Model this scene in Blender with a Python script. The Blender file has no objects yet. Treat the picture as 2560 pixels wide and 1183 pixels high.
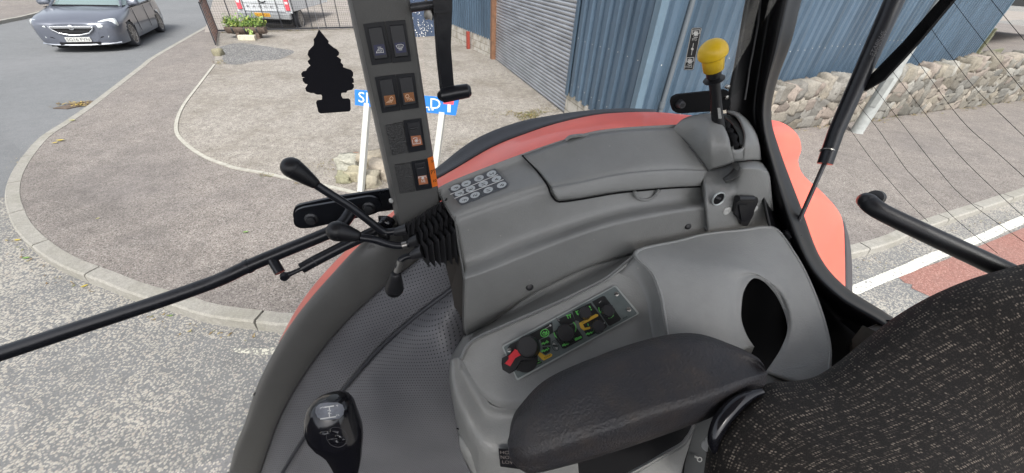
import bpy, bmesh, math, random
from mathutils import Vector, Matrix, noise
from mathutils.geometry import tessellate_polygon
rad = math.radians
S = bpy.context.scene
COL = S.collection
# ------------------------------------------------------------------ camera, sky, sun
FPX, TH, RO, CH = 900.0, rad(37.0), rad(3.5), 2.56
cx, sx_ = math.cos(RO), math.sin(RO)
_r = Vector((1, 0, 0)); CF = Vector((0, math.cos(TH), -math.sin(TH))); _u = Vector((0, math.sin(TH), math.cos(TH)))
CR = cx * _r + sx_ * _u; CU = -sx_ * _r + cx * _u
CAM = Vector((0, 0, CH))
cd = bpy.data.cameras.new('camera'); cam = bpy.data.objects.new('camera', cd); COL.objects.link(cam)
cd.sensor_width = 36; cd.lens = FPX / 2560 * 36; cd.clip_start = 0.02; cd.clip_end = 400
M = Matrix((CR, CU, -CF)).transposed().to_4x4(); M.translation = CAM; cam.matrix_world = M
S.camera = cam
W = bpy.data.worlds.new('World'); S.world = W; W.use_nodes = True
nt = W.node_tree; bg = nt.nodes['Background']; sk = nt.nodes.new('ShaderNodeTexSky'); sk.sky_type = 'NISHITA'
SUN_EL, SUN_AZ = rad(52), rad(172)
sk.sun_disc = False; sk.sun_elevation = SUN_EL; sk.sun_rotation = SUN_AZ; sk.dust_density = 4.0; sk.air_density = 0.8
hs = nt.nodes.new('ShaderNodeHueSaturation'); hs.inputs['Saturation'].default_value = 0.35
nt.links.new(sk.outputs[0], hs.inputs['Color']); nt.links.new(hs.outputs[0], bg.inputs[0]); bg.inputs[1].default_value = 0.135
sl = bpy.data.lights.new('sun', 'SUN'); so = bpy.data.objects.new('sun', sl); COL.objects.link(so)
sl.energy = 1.7; sl.angle = rad(24); sl.color = (1, 0.97, 0.92)
sd = Vector((math.sin(SUN_AZ) * math.cos(SUN_EL), math.cos(SUN_AZ) * math.cos(SUN_EL), math.sin(SUN_EL)))
so.rotation_euler = sd.to_track_quat('Z', 'Y').to_euler(); so.location = (0, 0, 30)
S.view_settings.view_transform = 'Standard'; S.view_settings.look = 'None'; S.view_settings.exposure = 1.15; S.view_settings.gamma = 1
# ------------------------------------------------------------------ where a photo point lies in the world
A0 = rad(-16)
LAT = Vector((math.sin(A0), math.cos(A0), 0)); REAR = Vector((math.cos(A0), -math.sin(A0), 0)); UP = Vector((0, 0, 1))
def ray(x, y): return ((x - 1280) * CR - (y - 591.5) * CU) / FPX + CF
def T(x, y, t): return CAM + t * ray(x, y)
def VD(x, y, d): r = ray(x, y); return CAM + r * (d / r.dot(LAT))
def VR(x, y, d): r = ray(x, y); return CAM + r * (d / r.dot(REAR))
def G(x, y, z=0.1): r = ray(x, y); return CAM + r * ((z - CH) / r.z)
class Plane:
    def __init__(s, p0, n):
        s.p = Vector(p0); s.n = Vector(n).normalized()
        if s.n.dot(CAM - s.p) < 0: s.n = -s.n
    def pt(s, x, y, h=0.0):
        r = ray(x, y); p = s.p + s.n * h; return CAM + r * ((p - CAM).dot(s.n) / r.dot(s.n))
def plane3(a, b, c): return Plane(a, (b - a).cross(c - a))
# ------------------------------------------------------------------ materials
MATS = {}
def nn(t, k, **kw):
    n = t.nodes.new(k)
    for a, b in kw.items():
        if a in n.inputs: n.inputs[a].default_value = b
        else: setattr(n, a, b)
    return n
def mat(name, col, rough=0.5, var=0.0, vscale=20, bump=0.0, bscale=600, metal=0.0, spec=0.5, coat=0.0, col2=None, vdet=4, stretch=None, bump2=0, b2scale=60, dust=0):
    m = bpy.data.materials.new(name); m.use_nodes = True; t = m.node_tree; b = t.nodes['Principled BSDF']
    b.inputs['Roughness'].default_value = rough; b.inputs['Metallic'].default_value = metal
    b.inputs['Specular IOR Level'].default_value = spec; b.inputs['Coat Weight'].default_value = coat
    b.inputs['Coat Roughness'].default_value = 0.08
    b.inputs['Base Color'].default_value = (*col, 1)
    tc = nn(t, 'ShaderNodeTexCoord'); src = tc.outputs['Object']
    if stretch:
        mp = nn(t, 'ShaderNodeMapping'); mp.inputs['Scale'].default_value = stretch; t.links.new(src, mp.inputs[0]); src = mp.outputs[0]
    if var or col2:
        nz = nn(t, 'ShaderNodeTexNoise', Scale=vscale, Detail=vdet, Roughness=0.65); t.links.new(src, nz.inputs['Vector'])
        mr = nn(t, 'ShaderNodeMapRange'); mr.inputs[1].default_value = 0.3; mr.inputs[2].default_value = 0.7
        t.links.new(nz.outputs[0], mr.inputs[0])
        mx = nn(t, 'ShaderNodeMix', data_type='RGBA'); c2 = col2 or tuple(min(1, c * (1 + var)) for c in col); c1 = col if col2 else tuple(c * (1 - var) for c in col)
        mx.inputs[6].default_value = (*c1, 1); mx.inputs[7].default_value = (*c2, 1); t.links.new(mr.outputs[0], mx.inputs[0])
        t.links.new(mx.outputs[2], b.inputs['Base Color'])
        r2 = nn(t, 'ShaderNodeMapRange'); r2.inputs[3].default_value = max(0, rough - 0.07); r2.inputs[4].default_value = min(1, rough + 0.07)
        t.links.new(nz.outputs[0], r2.inputs[0]); t.links.new(r2.outputs[0], b.inputs['Roughness'])
    if dust:
        dv = nn(t, 'ShaderNodeTexVoronoi', Scale=dust, Randomness=1.0); t.links.new(src, dv.inputs['Vector'])
        ds = nn(t, 'ShaderNodeSeparateColor'); t.links.new(dv.outputs['Color'], ds.inputs[0])
        d1 = nn(t, 'ShaderNodeMapRange'); d1.inputs[1].default_value = 0.06; d1.inputs[2].default_value = 0.10; d1.inputs[3].default_value = 1; d1.inputs[4].default_value = 0; t.links.new(dv.outputs['Distance'], d1.inputs[0])
        d2 = nn(t, 'ShaderNodeMath', operation='GREATER_THAN'); d2.inputs[1].default_value = 0.86; t.links.new(ds.outputs[0], d2.inputs[0])
        d3 = nn(t, 'ShaderNodeMath', operation='MULTIPLY'); t.links.new(d1.outputs[0], d3.inputs[0]); t.links.new(d2.outputs[0], d3.inputs[1])
        ns = nn(t, 'ShaderNodeTexNoise', Scale=5.0, Detail=9.0, Roughness=0.8); t.links.new(src, ns.inputs['Vector'])
        n1 = nn(t, 'ShaderNodeMapRange'); n1.inputs[1].default_value = 0.52; n1.inputs[2].default_value = 0.78; n1.inputs[4].default_value = 0.30; t.links.new(ns.outputs[0], n1.inputs[0])
        d4 = nn(t, 'ShaderNodeMath', operation='MAXIMUM'); t.links.new(d3.outputs[0], d4.inputs[0]); t.links.new(n1.outputs[0], d4.inputs[1])
        dm = nn(t, 'ShaderNodeMix', data_type='RGBA'); t.links.new(d4.outputs[0], dm.inputs[0]); t.links.new(b.inputs['Base Color'].links[0].from_socket, dm.inputs[6]); dm.inputs[7].default_value = (0.30, 0.295, 0.275, 1); t.links.new(dm.outputs[2], b.inputs['Base Color'])
    last = None
    if bump:
        n2 = nn(t, 'ShaderNodeTexNoise', Scale=bscale, Detail=2.0, Roughness=0.5); t.links.new(src, n2.inputs['Vector'])
        bp = nn(t, 'ShaderNodeBump', Strength=bump, Distance=0.001); t.links.new(n2.outputs[0], bp.inputs['Height']); last = bp
    if bump2:
        n3 = nn(t, 'ShaderNodeTexNoise', Scale=b2scale, Detail=3.0); t.links.new(src, n3.inputs['Vector'])
        b3 = nn(t, 'ShaderNodeBump', Strength=bump2, Distance=0.004); t.links.new(n3.outputs[0], b3.inputs['Height'])
        if last: t.links.new(last.outputs[0], b3.inputs['Normal'])
        last = b3
    if last: t.links.new(last.outputs[0], b.inputs['Normal'])
    MATS[name] = m; return m
def ramp(t, stops):
    r = nn(t, 'ShaderNodeValToRGB'); e = r.color_ramp.elements
    while len(e) < len(stops): e.new(0.5)
    for i, (p, c) in enumerate(stops): e[i].position = p; e[i].color = (*c, 1) if len(c) == 3 else c
    return r
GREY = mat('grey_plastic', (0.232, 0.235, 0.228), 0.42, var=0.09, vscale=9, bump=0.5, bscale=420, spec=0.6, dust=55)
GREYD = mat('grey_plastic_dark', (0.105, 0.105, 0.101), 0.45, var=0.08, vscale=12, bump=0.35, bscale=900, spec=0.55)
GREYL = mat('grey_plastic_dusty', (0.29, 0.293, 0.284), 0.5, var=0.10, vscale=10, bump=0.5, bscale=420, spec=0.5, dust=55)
LEATHERY = mat('leathered_blank', (0.05, 0.05, 0.05), 0.45, bump=0.9, bscale=420, spec=0.5, bump2=0.6, b2scale=380)
BLACK = mat('black_plastic', (0.012, 0.012, 0.014), 0.4, var=0.2, vscale=30, bump=0.2, bscale=800, spec=0.45)
BLACKM = mat('black_matt', (0.007, 0.007, 0.008), 0.8, spec=0.2)
CARD = mat('black_card', (0.016, 0.016, 0.020), 0.9, bump=0.3, bscale=1200, spec=0.1)
BLACKG = mat('black_gloss', (0.008, 0.008, 0.011), 0.14, spec=0.6)
POSTM = mat('post_paint', (0.006, 0.006, 0.007), 0.38, var=0.2, vscale=25, spec=0.3)
PAINTB = mat('black_paint', (0.012, 0.013, 0.017), 0.3, var=0.25, vscale=25, bump2=0.15, b2scale=40, spec=0.5)
RUBBER = mat('rubber', (0.022, 0.022, 0.024), 0.36, var=0.2, vscale=40, spec=0.5)
SWITCH = mat('switch_black', (0.014, 0.015, 0.019), 0.42, bump=0.15, bscale=900)
NAVY = mat('switch_label_blue', (0.012, 0.016, 0.07), 0.4)
ORNG = mat('switch_label_amber', (0.30, 0.11, 0.03), 0.4, var=0.25, vscale=300)
RUST = mat('switch_label_red', (0.42, 0.15, 0.07), 0.45)
STICK = mat('orange_sticker', (0.85, 0.20, 0.03), 0.4)
WHITE = mat('white_print', (0.75, 0.75, 0.73), 0.5)
INK = mat('black_print', (0.01, 0.01, 0.01), 0.5)
CREAM = mat('amber_print', (0.85, 0.6, 0.4), 0.5)
YEL = mat('yellow_plastic', (0.80, 0.52, 0.02), 0.35, var=0.06, vscale=30, spec=0.5)
YELP = mat('yellow_print', (0.72, 0.44, 0.04), 0.5)
GRN = mat('green_print', (0.16, 0.65, 0.13), 0.5)
REDP = mat('red_plastic', (0.75, 0.035, 0.05), 0.4)
ALU = mat('panel_metal', (0.16, 0.19, 0.19), 0.42, metal=0.5, var=0.12, vscale=60)
ALUR = mat('panel_rim', (0.5, 0.53, 0.52), 0.35, metal=0.5)
STEEL = mat('steel', (0.35, 0.34, 0.32), 0.35, metal=0.9)
STEELD = mat('dark_steel', (0.06, 0.06, 0.065), 0.4, metal=0.4, var=0.2, vscale=60)
ZINC = mat('pale_washer', (0.5, 0.5, 0.48), 0.4)
RED = mat('faded_red_paint', (0.93, 0.135, 0.09), 0.40, var=0.10, vscale=6, spec=0.4, coat=0.25, bump2=0.08, b2scale=9)
TYRE = mat('tyre_rubber', (0.045, 0.046, 0.052), 0.6, var=0.2, vscale=20, bump2=0.3, b2scale=30)
PLATE = mat('clear_plate', (0.20, 0.21, 0.235), 0.35, var=0.3, vscale=60, spec=0.4)
ARM = mat('armrest_foam', (0.032, 0.031, 0.034), 0.5, var=0.3, vscale=14, bump=1.0, bscale=380, spec=0.45, bump2=0.16, b2scale=150)
def arm_worn():
    m = ARM; t = m.node_tree; b = t.nodes['Principled BSDF']
    tc = nn(t, 'ShaderNodeTexCoord'); ge = nn(t, 'ShaderNodeNewGeometry')
    n1 = nn(t, 'ShaderNodeTexNoise', Scale=22.0, Detail=6.0, Roughness=0.7); t.links.new(tc.outputs['Object'], n1.inputs['Vector'])
    r = ramp(t, [(0.42, (0.029, 0.0285, 0.032)), (0.58, (0.038, 0.034, 0.034)), (0.74, (0.065, 0.050, 0.040))]); t.links.new(n1.outputs[0], r.inputs[0])
    t.links.new(r.outputs[0], b.inputs['Base Color'])
arm_worn()
# perforated vinyl: dots in the sheet's own metres
def vinyl():
    m = mat('perforated_vinyl', (0.075, 0.078, 0.095), 0.42, spec=0.5); t = m.node_tree; b = t.nodes['Principled BSDF']
    uv = nn(t, 'ShaderNodeUVMap'); mp = nn(t, 'ShaderNodeMapping'); mp.inputs['Scale'].default_value = (145, 145, 1); mp.inputs['Rotation'].default_value = (0, 0, rad(0))
    t.links.new(uv.outputs[0], mp.inputs[0])
    vo = nn(t, 'ShaderNodeTexVoronoi', Scale=1.0, Randomness=0.0); vo.voronoi_dimensions = '2D'; t.links.new(mp.outputs[0], vo.inputs['Vector'])
    mr = nn(t, 'ShaderNodeMapRange'); mr.inputs[1].default_value = 0.09; mr.inputs[2].default_value = 0.19; t.links.new(vo.outputs['Distance'], mr.inputs[0])
    nz = nn(t, 'ShaderNodeTexNoise', Scale=7.0, Detail=3.0); tc = nn(t, 'ShaderNodeTexCoord'); t.links.new(tc.outputs['Object'], nz.inputs['Vector'])
    c = ramp(t, [(0.3, (0.128, 0.131, 0.143)), (0.7, (0.170, 0.173, 0.186))]); t.links.new(nz.outputs[0], c.inputs[0])
    mx = nn(t, 'ShaderNodeMix', data_type='RGBA'); mx.inputs[6].default_value = (0.006, 0.006, 0.008, 1); t.links.new(mr.outputs[0], mx.inputs[0]); t.links.new(c.outputs[0], mx.inputs[7])
    t.links.new(mx.outputs[2], b.inputs['Base Color'])
    n2 = nn(t, 'ShaderNodeTexNoise', Scale=500.0, Detail=2.0); t.links.new(tc.outputs['Object'], n2.inputs['Vector'])
    bp = nn(t, 'ShaderNodeBump', Strength=0.8, Distance=0.002); t.links.new(mr.outputs[0], bp.inputs['Height'])
    b2 = nn(t, 'ShaderNodeBump', Strength=0.35, Distance=0.001); t.links.new(n2.outputs[0], b2.inputs['Height']); t.links.new(bp.outputs[0], b2.inputs['Normal'])
    t.links.new(b2.outputs[0], b.inputs['Normal']); return m
VINYL = vinyl()
def fabric():
    m = mat('seat_weave', (0.012, 0.011, 0.010), 0.85, spec=0.3); t = m.node_tree; b = t.nodes['Principled BSDF']
    uv = nn(t, 'ShaderNodeUVMap')
    nz = nn(t, 'ShaderNodeTexNoise', Scale=60.0, Detail=2.0); t.links.new(uv.outputs[0], nz.inputs['Vector'])
    ad = nn(t, 'ShaderNodeMix', data_type='VECTOR') if False else None
    # rows of short pale stitches, tilted alternately
    mp = nn(t, 'ShaderNodeMapping'); mp.inputs['Scale'].default_value = (275, 275, 1); t.links.new(uv.outputs[0], mp.inputs[0])
    vo = nn(t, 'ShaderNodeTexVoronoi', Scale=1.0, Randomness=0.4); vo.voronoi_dimensions = '2D'; t.links.new(mp.outputs[0], vo.inputs['Vector'])
    m1 = nn(t, 'ShaderNodeMapRange'); m1.inputs[1].default_value = 0.24; m1.inputs[2].default_value = 0.36; m1.inputs[3].default_value = 1; m1.inputs[4].default_value = 0
    t.links.new(vo.outputs['Distance'], m1.inputs[0])
    # break some stitches away
    n3 = nn(t, 'ShaderNodeTexNoise', Scale=95.0, Detail=1.0); t.links.new(uv.outputs[0], n3.inputs['Vector'])
    m3 = nn(t, 'ShaderNodeMapRange'); m3.inputs[1].default_value = 0.40; m3.inputs[2].default_value = 0.62; t.links.new(n3.outputs[0], m3.inputs[0])
    mu = nn(t, 'ShaderNodeMath', operation='MULTIPLY'); t.links.new(m1.outputs[0], mu.inputs[0]); t.links.new(m3.outputs[0], mu.inputs[1])
    sp = nn(t, 'ShaderNodeSeparateColor'); t.links.new(vo.outputs['Color'], sp.inputs[0])
    m4 = nn(t, 'ShaderNodeMath', operation='GREATER_THAN'); m4.inputs[1].default_value = 0.15; t.links.new(sp.outputs[0], m4.inputs[0])
    sx = nn(t, 'ShaderNodeSeparateXYZ'); t.links.new(uv.outputs[0], sx.inputs[0])
    rw = nn(t, 'ShaderNodeMath', operation='MULTIPLY'); rw.inputs[1].default_value = 118 * 2 * math.pi; t.links.new(sx.outputs[1], rw.inputs[0])
    rs = nn(t, 'ShaderNodeMath', operation='SINE'); t.links.new(rw.outputs[0], rs.inputs[0])
    rg = nn(t, 'ShaderNodeMapRange'); rg.inputs[1].default_value = -0.35; rg.inputs[2].default_value = 0.1; rg.inputs[3].default_value = 0.22; t.links.new(rs.outputs[0], rg.inputs[0])
    m4b = nn(t, 'ShaderNodeMath', operation='MULTIPLY'); t.links.new(m4.outputs[0], m4b.inputs[0]); t.links.new(rg.outputs[0], m4b.inputs[1]); m4 = m4b
    m5 = nn(t, 'ShaderNodeMath', operation='MULTIPLY'); t.links.new(mu.outputs[0], m5.inputs[0]); t.links.new(m4.outputs[0], m5.inputs[1])
    # base yarn
    wv = nn(t, 'ShaderNodeTexNoise', Scale=900.0, Detail=2.0); t.links.new(uv.outputs[0], wv.inputs['Vector'])
    rb = ramp(t, [(0.35, (0.006, 0.0053, 0.005)), (0.7, (0.026, 0.022, 0.019))]); t.links.new(wv.outputs[0], rb.inputs[0])
    mx = nn(t, 'ShaderNodeMix', data_type='RGBA'); t.links.new(m5.outputs[0], mx.inputs[0]); t.links.new(rb.outputs[0], mx.inputs[6]); mx.inputs[7].default_value = (0.22, 0.185, 0.15, 1)
    t.links.new(mx.outputs[2], b.inputs['Base Color'])
    bp = nn(t, 'ShaderNodeBump', Strength=0.7, Distance=0.0012); t.links.new(mx.outputs[2], bp.inputs['Height']); t.links.new(bp.outputs[0], b.inputs['Normal'])
    b.inputs['Sheen Weight'].default_value = 0.04
    return m
FABRIC = fabric()
def speckle(name, stops, scale, base_scale=1.2, amt=0.25, rough=0.85, bump=0.5, dist=0.006, randomness=1.0, crack=False, stain=(0.07, 0.065, 0.06), stain_amt=0.35, pits=0, pit_amt=0.8, pit_col=(0.05, 0.045, 0.04), gap=0):
    """ground with individual stones showing: voronoi cells of random tone, broad dirt variation"""
    m = mat(name, stops[0][1], rough, spec=0.25); t = m.node_tree; b = t.nodes['Principled BSDF']; tc = nn(t, 'ShaderNodeTexCoord')
    vo = nn(t, 'ShaderNodeTexVoronoi', Scale=scale, Randomness=randomness); t.links.new(tc.outputs['Object'], vo.inputs['Vector'])
    sp = nn(t, 'ShaderNodeSeparateColor'); t.links.new(vo.outputs['Color'], sp.inputs[0])
    r = ramp(t, stops); t.links.new(sp.outputs[0], r.inputs[0])
    nz = nn(t, 'ShaderNodeTexNoise', Scale=base_scale, Detail=8.0, Roughness=0.7); t.links.new(tc.outputs['Object'], nz.inputs['Vector'])
    mr = nn(t, 'ShaderNodeMapRange'); mr.inputs[1].default_value = 0.45; mr.inputs[2].default_value = 0.75; mr.inputs[4].default_value = stain_amt; t.links.new(nz.outputs[0], mr.inputs[0])
    mx = nn(t, 'ShaderNodeMix', data_type='RGBA'); t.links.new(mr.outputs[0], mx.inputs[0]); t.links.new(r.outputs[0], mx.inputs[6]); mx.inputs[7].default_value = (*stain, 1)
    n2 = nn(t, 'ShaderNodeTexNoise', Scale=base_scale * 12, Detail=5.0, Roughness=0.7); t.links.new(tc.outputs['Object'], n2.inputs['Vector'])
    m2 = nn(t, 'ShaderNodeMapRange'); m2.inputs[1].default_value = 0.3; m2.inputs[2].default_value = 0.7; m2.inputs[3].default_value = 1 - amt; m2.inputs[4].default_value = 1 + amt
    t.links.new(n2.outputs[0], m2.inputs[0])
    if gap:
        g1 = nn(t, 'ShaderNodeMath', operation='MULTIPLY_ADD'); g1.inputs[1].default_value = 1.1; g1.inputs[2].default_value = -0.42; t.links.new(nz.outputs[0], g1.inputs[0])
        g2 = nn(t, 'ShaderNodeMath', operation='ADD'); t.links.new(g1.outputs[0], g2.inputs[0]); t.links.new(vo.outputs['Distance'], g2.inputs[1])
        g3 = nn(t, 'ShaderNodeMapRange'); g3.inputs[1].default_value = gap; g3.inputs[2].default_value = gap + 0.16; t.links.new(g2.outputs[0], g3.inputs[0])
        gm = nn(t, 'ShaderNodeMix', data_type='RGBA'); t.links.new(g3.outputs[0], gm.inputs[0]); t.links.new(r.outputs[0], gm.inputs[6]); gm.inputs[7].default_value = (0.155, 0.155, 0.155, 1)
        for l in list(mx.inputs[6].links): t.links.remove(l)
        t.links.new(gm.outputs[2], mx.inputs[6])
    vm = nn(t, 'ShaderNodeVectorMath', operation='SCALE'); t.links.new(mx.outputs[2], vm.inputs[0]); t.links.new(m2.outputs[0], vm.inputs['Scale'])
    t.links.new(vm.outputs[0], b.inputs['Base Color'])
    if pits:
        v2 = nn(t, 'ShaderNodeTexVoronoi', Scale=pits, Randomness=1.0); t.links.new(tc.outputs['Object'], v2.inputs['Vector'])
        s2 = nn(t, 'ShaderNodeSeparateColor'); t.links.new(v2.outputs['Color'], s2.inputs[0])
        p1 = nn(t, 'ShaderNodeMapRange'); p1.inputs[1].default_value = 0.18; p1.inputs[2].default_value = 0.36; p1.inputs[3].default_value = 1; p1.inputs[4].default_value = 0; t.links.new(v2.outputs['Distance'], p1.inputs[0])
        p2 = nn(t, 'ShaderNodeMapRange'); p2.inputs[1].default_value = 0.55; p2.inputs[2].default_value = 0.8; t.links.new(s2.outputs[1], p2.inputs[0])
        p3 = nn(t, 'ShaderNodeMath', operation='MULTIPLY'); t.links.new(p1.outputs[0], p3.inputs[0]); t.links.new(p2.outputs[0], p3.inputs[1])
        p4 = nn(t, 'ShaderNodeMath', operation='MULTIPLY'); p4.inputs[1].default_value = pit_amt; t.links.new(p3.outputs[0], p4.inputs[0])
        px_ = nn(t, 'ShaderNodeMix', data_type='RGBA'); t.links.new(p4.outputs[0], px_.inputs[0]); t.links.new(vm.outputs[0], px_.inputs[6]); px_.inputs[7].default_value = (*pit_col, 1); t.links.new(px_.outputs[2], b.inputs['Base Color'])
    bp = nn(t, 'ShaderNodeBump', Strength=bump, Distance=dist); bp.invert = True; t.links.new(vo.outputs['Distance'], bp.inputs['Height']); t.links.new(bp.outputs[0], b.inputs['Normal'])
    return m
CHIP = speckle('chip_road', [(0.0, (0.13, 0.13, 0.13)), (0.15, (0.22, 0.21, 0.20)), (0.3, (0.30, 0.283, 0.25)), (0.8, (0.38, 0.358, 0.315)), (1, (0.33, 0.29, 0.25))], 62, 0.5, 0.10, stain=(0.16, 0.16, 0.16), stain_amt=0.35, gap=0.59)
ASPH = speckle('asphalt_road', [(0, (0.125, 0.13, 0.135)), (0.8, (0.16, 0.165, 0.17)), (1, (0.22, 0.22, 0.22))], 160, 0.35, 0.08, bump=0.3, dist=0.003, stain=(0.20, 0.20, 0.205), stain_amt=0.6)
PAVE = speckle('pavement_tar', [(0, (0.10, 0.090, 0.082)), (0.3, (0.178, 0.157, 0.143)), (0.75, (0.232, 0.205, 0.186)), (1, (0.32, 0.30, 0.275))], 110, 0.45, 0.18, bump=0.4, dist=0.004, stain=(0.13, 0.118, 0.115), stain_amt=0.8, pits=42, pit_amt=.75)
FORE = speckle('forecourt_tar', [(0, (0.12, 0.108, 0.095)), (0.25, (0.235, 0.213, 0.19)), (0.75, (0.295, 0.27, 0.238)), (1, (0.38, 0.355, 0.32))], 100, 0.7, 0.24, bump=0.4, dist=0.004, stain=(0.15, 0.13, 0.105), stain_amt=0.95, pits=26, pit_amt=.6)
YARD = speckle('yard_paving', [(0, (0.25, 0.22, 0.20)), (1, (0.33, 0.30, 0.27))], 40, 0.6, 0.1, stain=(0.17, 0.15, 0.11), stain_amt=0.5)
REDT = speckle('red_road_surface', [(0, (0.19, 0.095, 0.08)), (0.7, (0.29, 0.14, 0.115)), (1, (0.40, 0.25, 0.21))], 120, 1.5, 0.12, stain=(0.25, 0.15, 0.13), stain_amt=0.6)
KERB = speckle('kerb_concrete', [(0, (0.25, 0.24, 0.215)), (1, (0.32, 0.305, 0.275))], 150, 2.0, 0.14, bump=0.25, dist=0.002, stain=(0.19, 0.18, 0.14), stain_amt=0.6)
GRAV = speckle('loose_gravel', [(0, (0.10, 0.10, 0.105)), (0.6, (0.19, 0.185, 0.18)), (1, (0.36, 0.35, 0.33))], 45, 2.0, 0.2, bump=1.0, dist=0.02)
def roadpaint():
    m = mat('road_paint', (0.62, 0.61, 0.55), 0.7); t = m.node_tree; b = t.nodes['Principled BSDF']; tc = nn(t, 'ShaderNodeTexCoord')
    n = nn(t, 'ShaderNodeTexNoise', Scale=38.0, Detail=5.0, Roughness=0.75); t.links.new(tc.outputs['Object'], n.inputs['Vector'])
    r = ramp(t, [(0.40, (0.15, 0.15, 0.145)), (0.47, (0.62, 0.61, 0.55))]); t.links.new(n.outputs[0], r.inputs[0]); t.links.new(r.outputs[0], b.inputs['Base Color']); return m
RPAINT = roadpaint()
def vcolmat(name, rough=0.85, bump=0.8, scale=25, amt=0.3):
    m = mat(name, (0.3, 0.3, 0.3), rough, spec=0.25); t = m.node_tree; b = t.nodes['Principled BSDF']; tc = nn(t, 'ShaderNodeTexCoord')
    at = nn(t, 'ShaderNodeAttribute'); at.attribute_name = 'tone'
    n = nn(t, 'ShaderNodeTexNoise', Scale=scale, Detail=6.0, Roughness=0.75); t.links.new(tc.outputs['Object'], n.inputs['Vector'])
    mr = nn(t, 'ShaderNodeMapRange'); mr.inputs[1].default_value = 0.3; mr.inputs[2].default_value = 0.7; mr.inputs[3].default_value = 1 - amt; mr.inputs[4].default_value = 1 + amt; t.links.new(n.outputs[0], mr.inputs[0])
    vm = nn(t, 'ShaderNodeVectorMath', operation='SCALE'); t.links.new(at.outputs['Color'], vm.inputs[0]); t.links.new(mr.outputs[0], vm.inputs['Scale'])
    t.links.new(vm.outputs[0], b.inputs['Base Color'])
    bp = nn(t, 'ShaderNodeBump', Strength=bump, Distance=0.02); t.links.new(n.outputs[0], bp.inputs['Height']); t.links.new(bp.outputs[0], b.inputs['Normal']); return m
STONE = vcolmat('rubble_stone'); LEAFM = vcolmat('leaf', 0.5, 0.2, 60, 0.15)
MORTAR = mat('mortar', (0.21, 0.19, 0.16), 0.9, var=0.35, vscale=14, bump2=0.8, b2scale=30)
CLAD = mat('blue_cladding', (0.072, 0.112, 0.158), 0.42, var=0.3, vscale=1.6, spec=0.5, metal=0.15, stretch=(1, 1, 0.25))
CLADL = mat('pale_blue_flashing', (0.10, 0.15, 0.195), 0.4, var=0.12, vscale=5)
SHUT = mat('galvanised_shutter', (0.42, 0.43, 0.45), 0.36, metal=0.55, var=0.22, vscale=1.4, stretch=(1, 1, 3))
BLOCK = None
def blocks():
    m = mat('blockwork', (0.55, 0.52, 0.46), 0.9); t = m.node_tree; b = t.nodes['Principled BSDF']; uv = nn(t, 'ShaderNodeUVMap')
    br = nn(t, 'ShaderNodeTexBrick', Scale=1.0); br.inputs['Color1'].default_value = (0.52, 0.49, 0.44, 1); br.inputs['Color2'].default_value = (0.46, 0.43, 0.38, 1); br.inputs['Mortar'].default_value = (0.30, 0.28, 0.24, 1)
    br.inputs['Mortar Size'].default_value = 0.012; br.inputs['Brick Width'].default_value = 0.44; br.inputs['Row Height'].default_value = 0.215
    t.links.new(uv.outputs[0], br.inputs['Vector']); nz = nn(t, 'ShaderNodeTexNoise', Scale=5.0, Detail=8.0); t.links.new(uv.outputs[0], nz.inputs['Vector'])
    mx = nn(t, 'ShaderNodeMix', data_type='RGBA', blend_type='MULTIPLY'); mx.inputs[0].default_value = 0.8; t.links.new(br.outputs[0], mx.inputs[6])
    r = ramp(t, [(0.35, (0.55, 0.52, 0.45)), (0.6, (1, 1, 1))]); t.links.new(nz.outputs[0], r.inputs[0]); t.links.new(r.outputs[0], mx.inputs[7]); t.links.new(mx.outputs[2], b.inputs['Base Color']); return m
BLOCK = blocks()
BROWN = mat('brown_timber', (0.20, 0.10, 0.055), 0.7, var=0.3, vscale=8); REDOX = mat('red_oxide', (0.27, 0.045, 0.03), 0.6, var=0.2)
POSTW = mat('white_post', (0.42, 0.42, 0.39), 0.55, var=0.08, vscale=8); GALV = mat('galvanised_column', (0.28, 0.29, 0.28), 0.5, var=0.2, vscale=6)
SIGNB = mat('sign_blue', (0.03, 0.20, 0.62), 0.35); SIGNW = mat('sign_white', (0.78, 0.80, 0.82), 0.4); SIGNR = mat('sign_red', (0.75, 0.10, 0.13), 0.4)
IRON = mat('black_iron', (0.02, 0.022, 0.028), 0.5, var=0.3, vscale=30); RUSTY = mat('rusty_iron', (0.10, 0.045, 0.03), 0.8, col2=(0.03, 0.028, 0.03), vscale=12)
WOODG = mat('green_weathered_boards', (0.14, 0.14, 0.085), 0.9, var=0.35, vscale=6, stretch=(1, 1, 5))
BARK = mat('barrel_timber', (0.13, 0.095, 0.075), 0.85, var=0.35, vscale=10)
CARP = mat('grey_blue_car_paint', (0.115, 0.125, 0.155), 0.3, metal=0.3, spec=0.5, coat=0.8)
CARG = mat('car_glass', (0.16, 0.21, 0.21), 0.08, spec=0.9); CHROME = mat('chrome', (0.75, 0.76, 0.78), 0.18, metal=1.0)
LAMPG = mat('headlamp_glass', (0.72, 0.76, 0.76), 0.15, spec=0.8, var=0.2, vscale=12); RIM = mat('alloy', (0.34, 0.32, 0.30), 0.4, metal=0.5)
TRUCKW = mat('white_truck_paint', (0.62, 0.64, 0.66), 0.3, coat=0.4); PLY = mat('plate_yellow', (0.80, 0.40, 0.03), 0.5); GROUT = mat('drain_iron', (0.12, 0.09, 0.07), 0.8, var=0.3)
NAVYW = mat('navy_wall', (0.06, 0.085, 0.14), 0.5, var=0.2)
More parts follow.
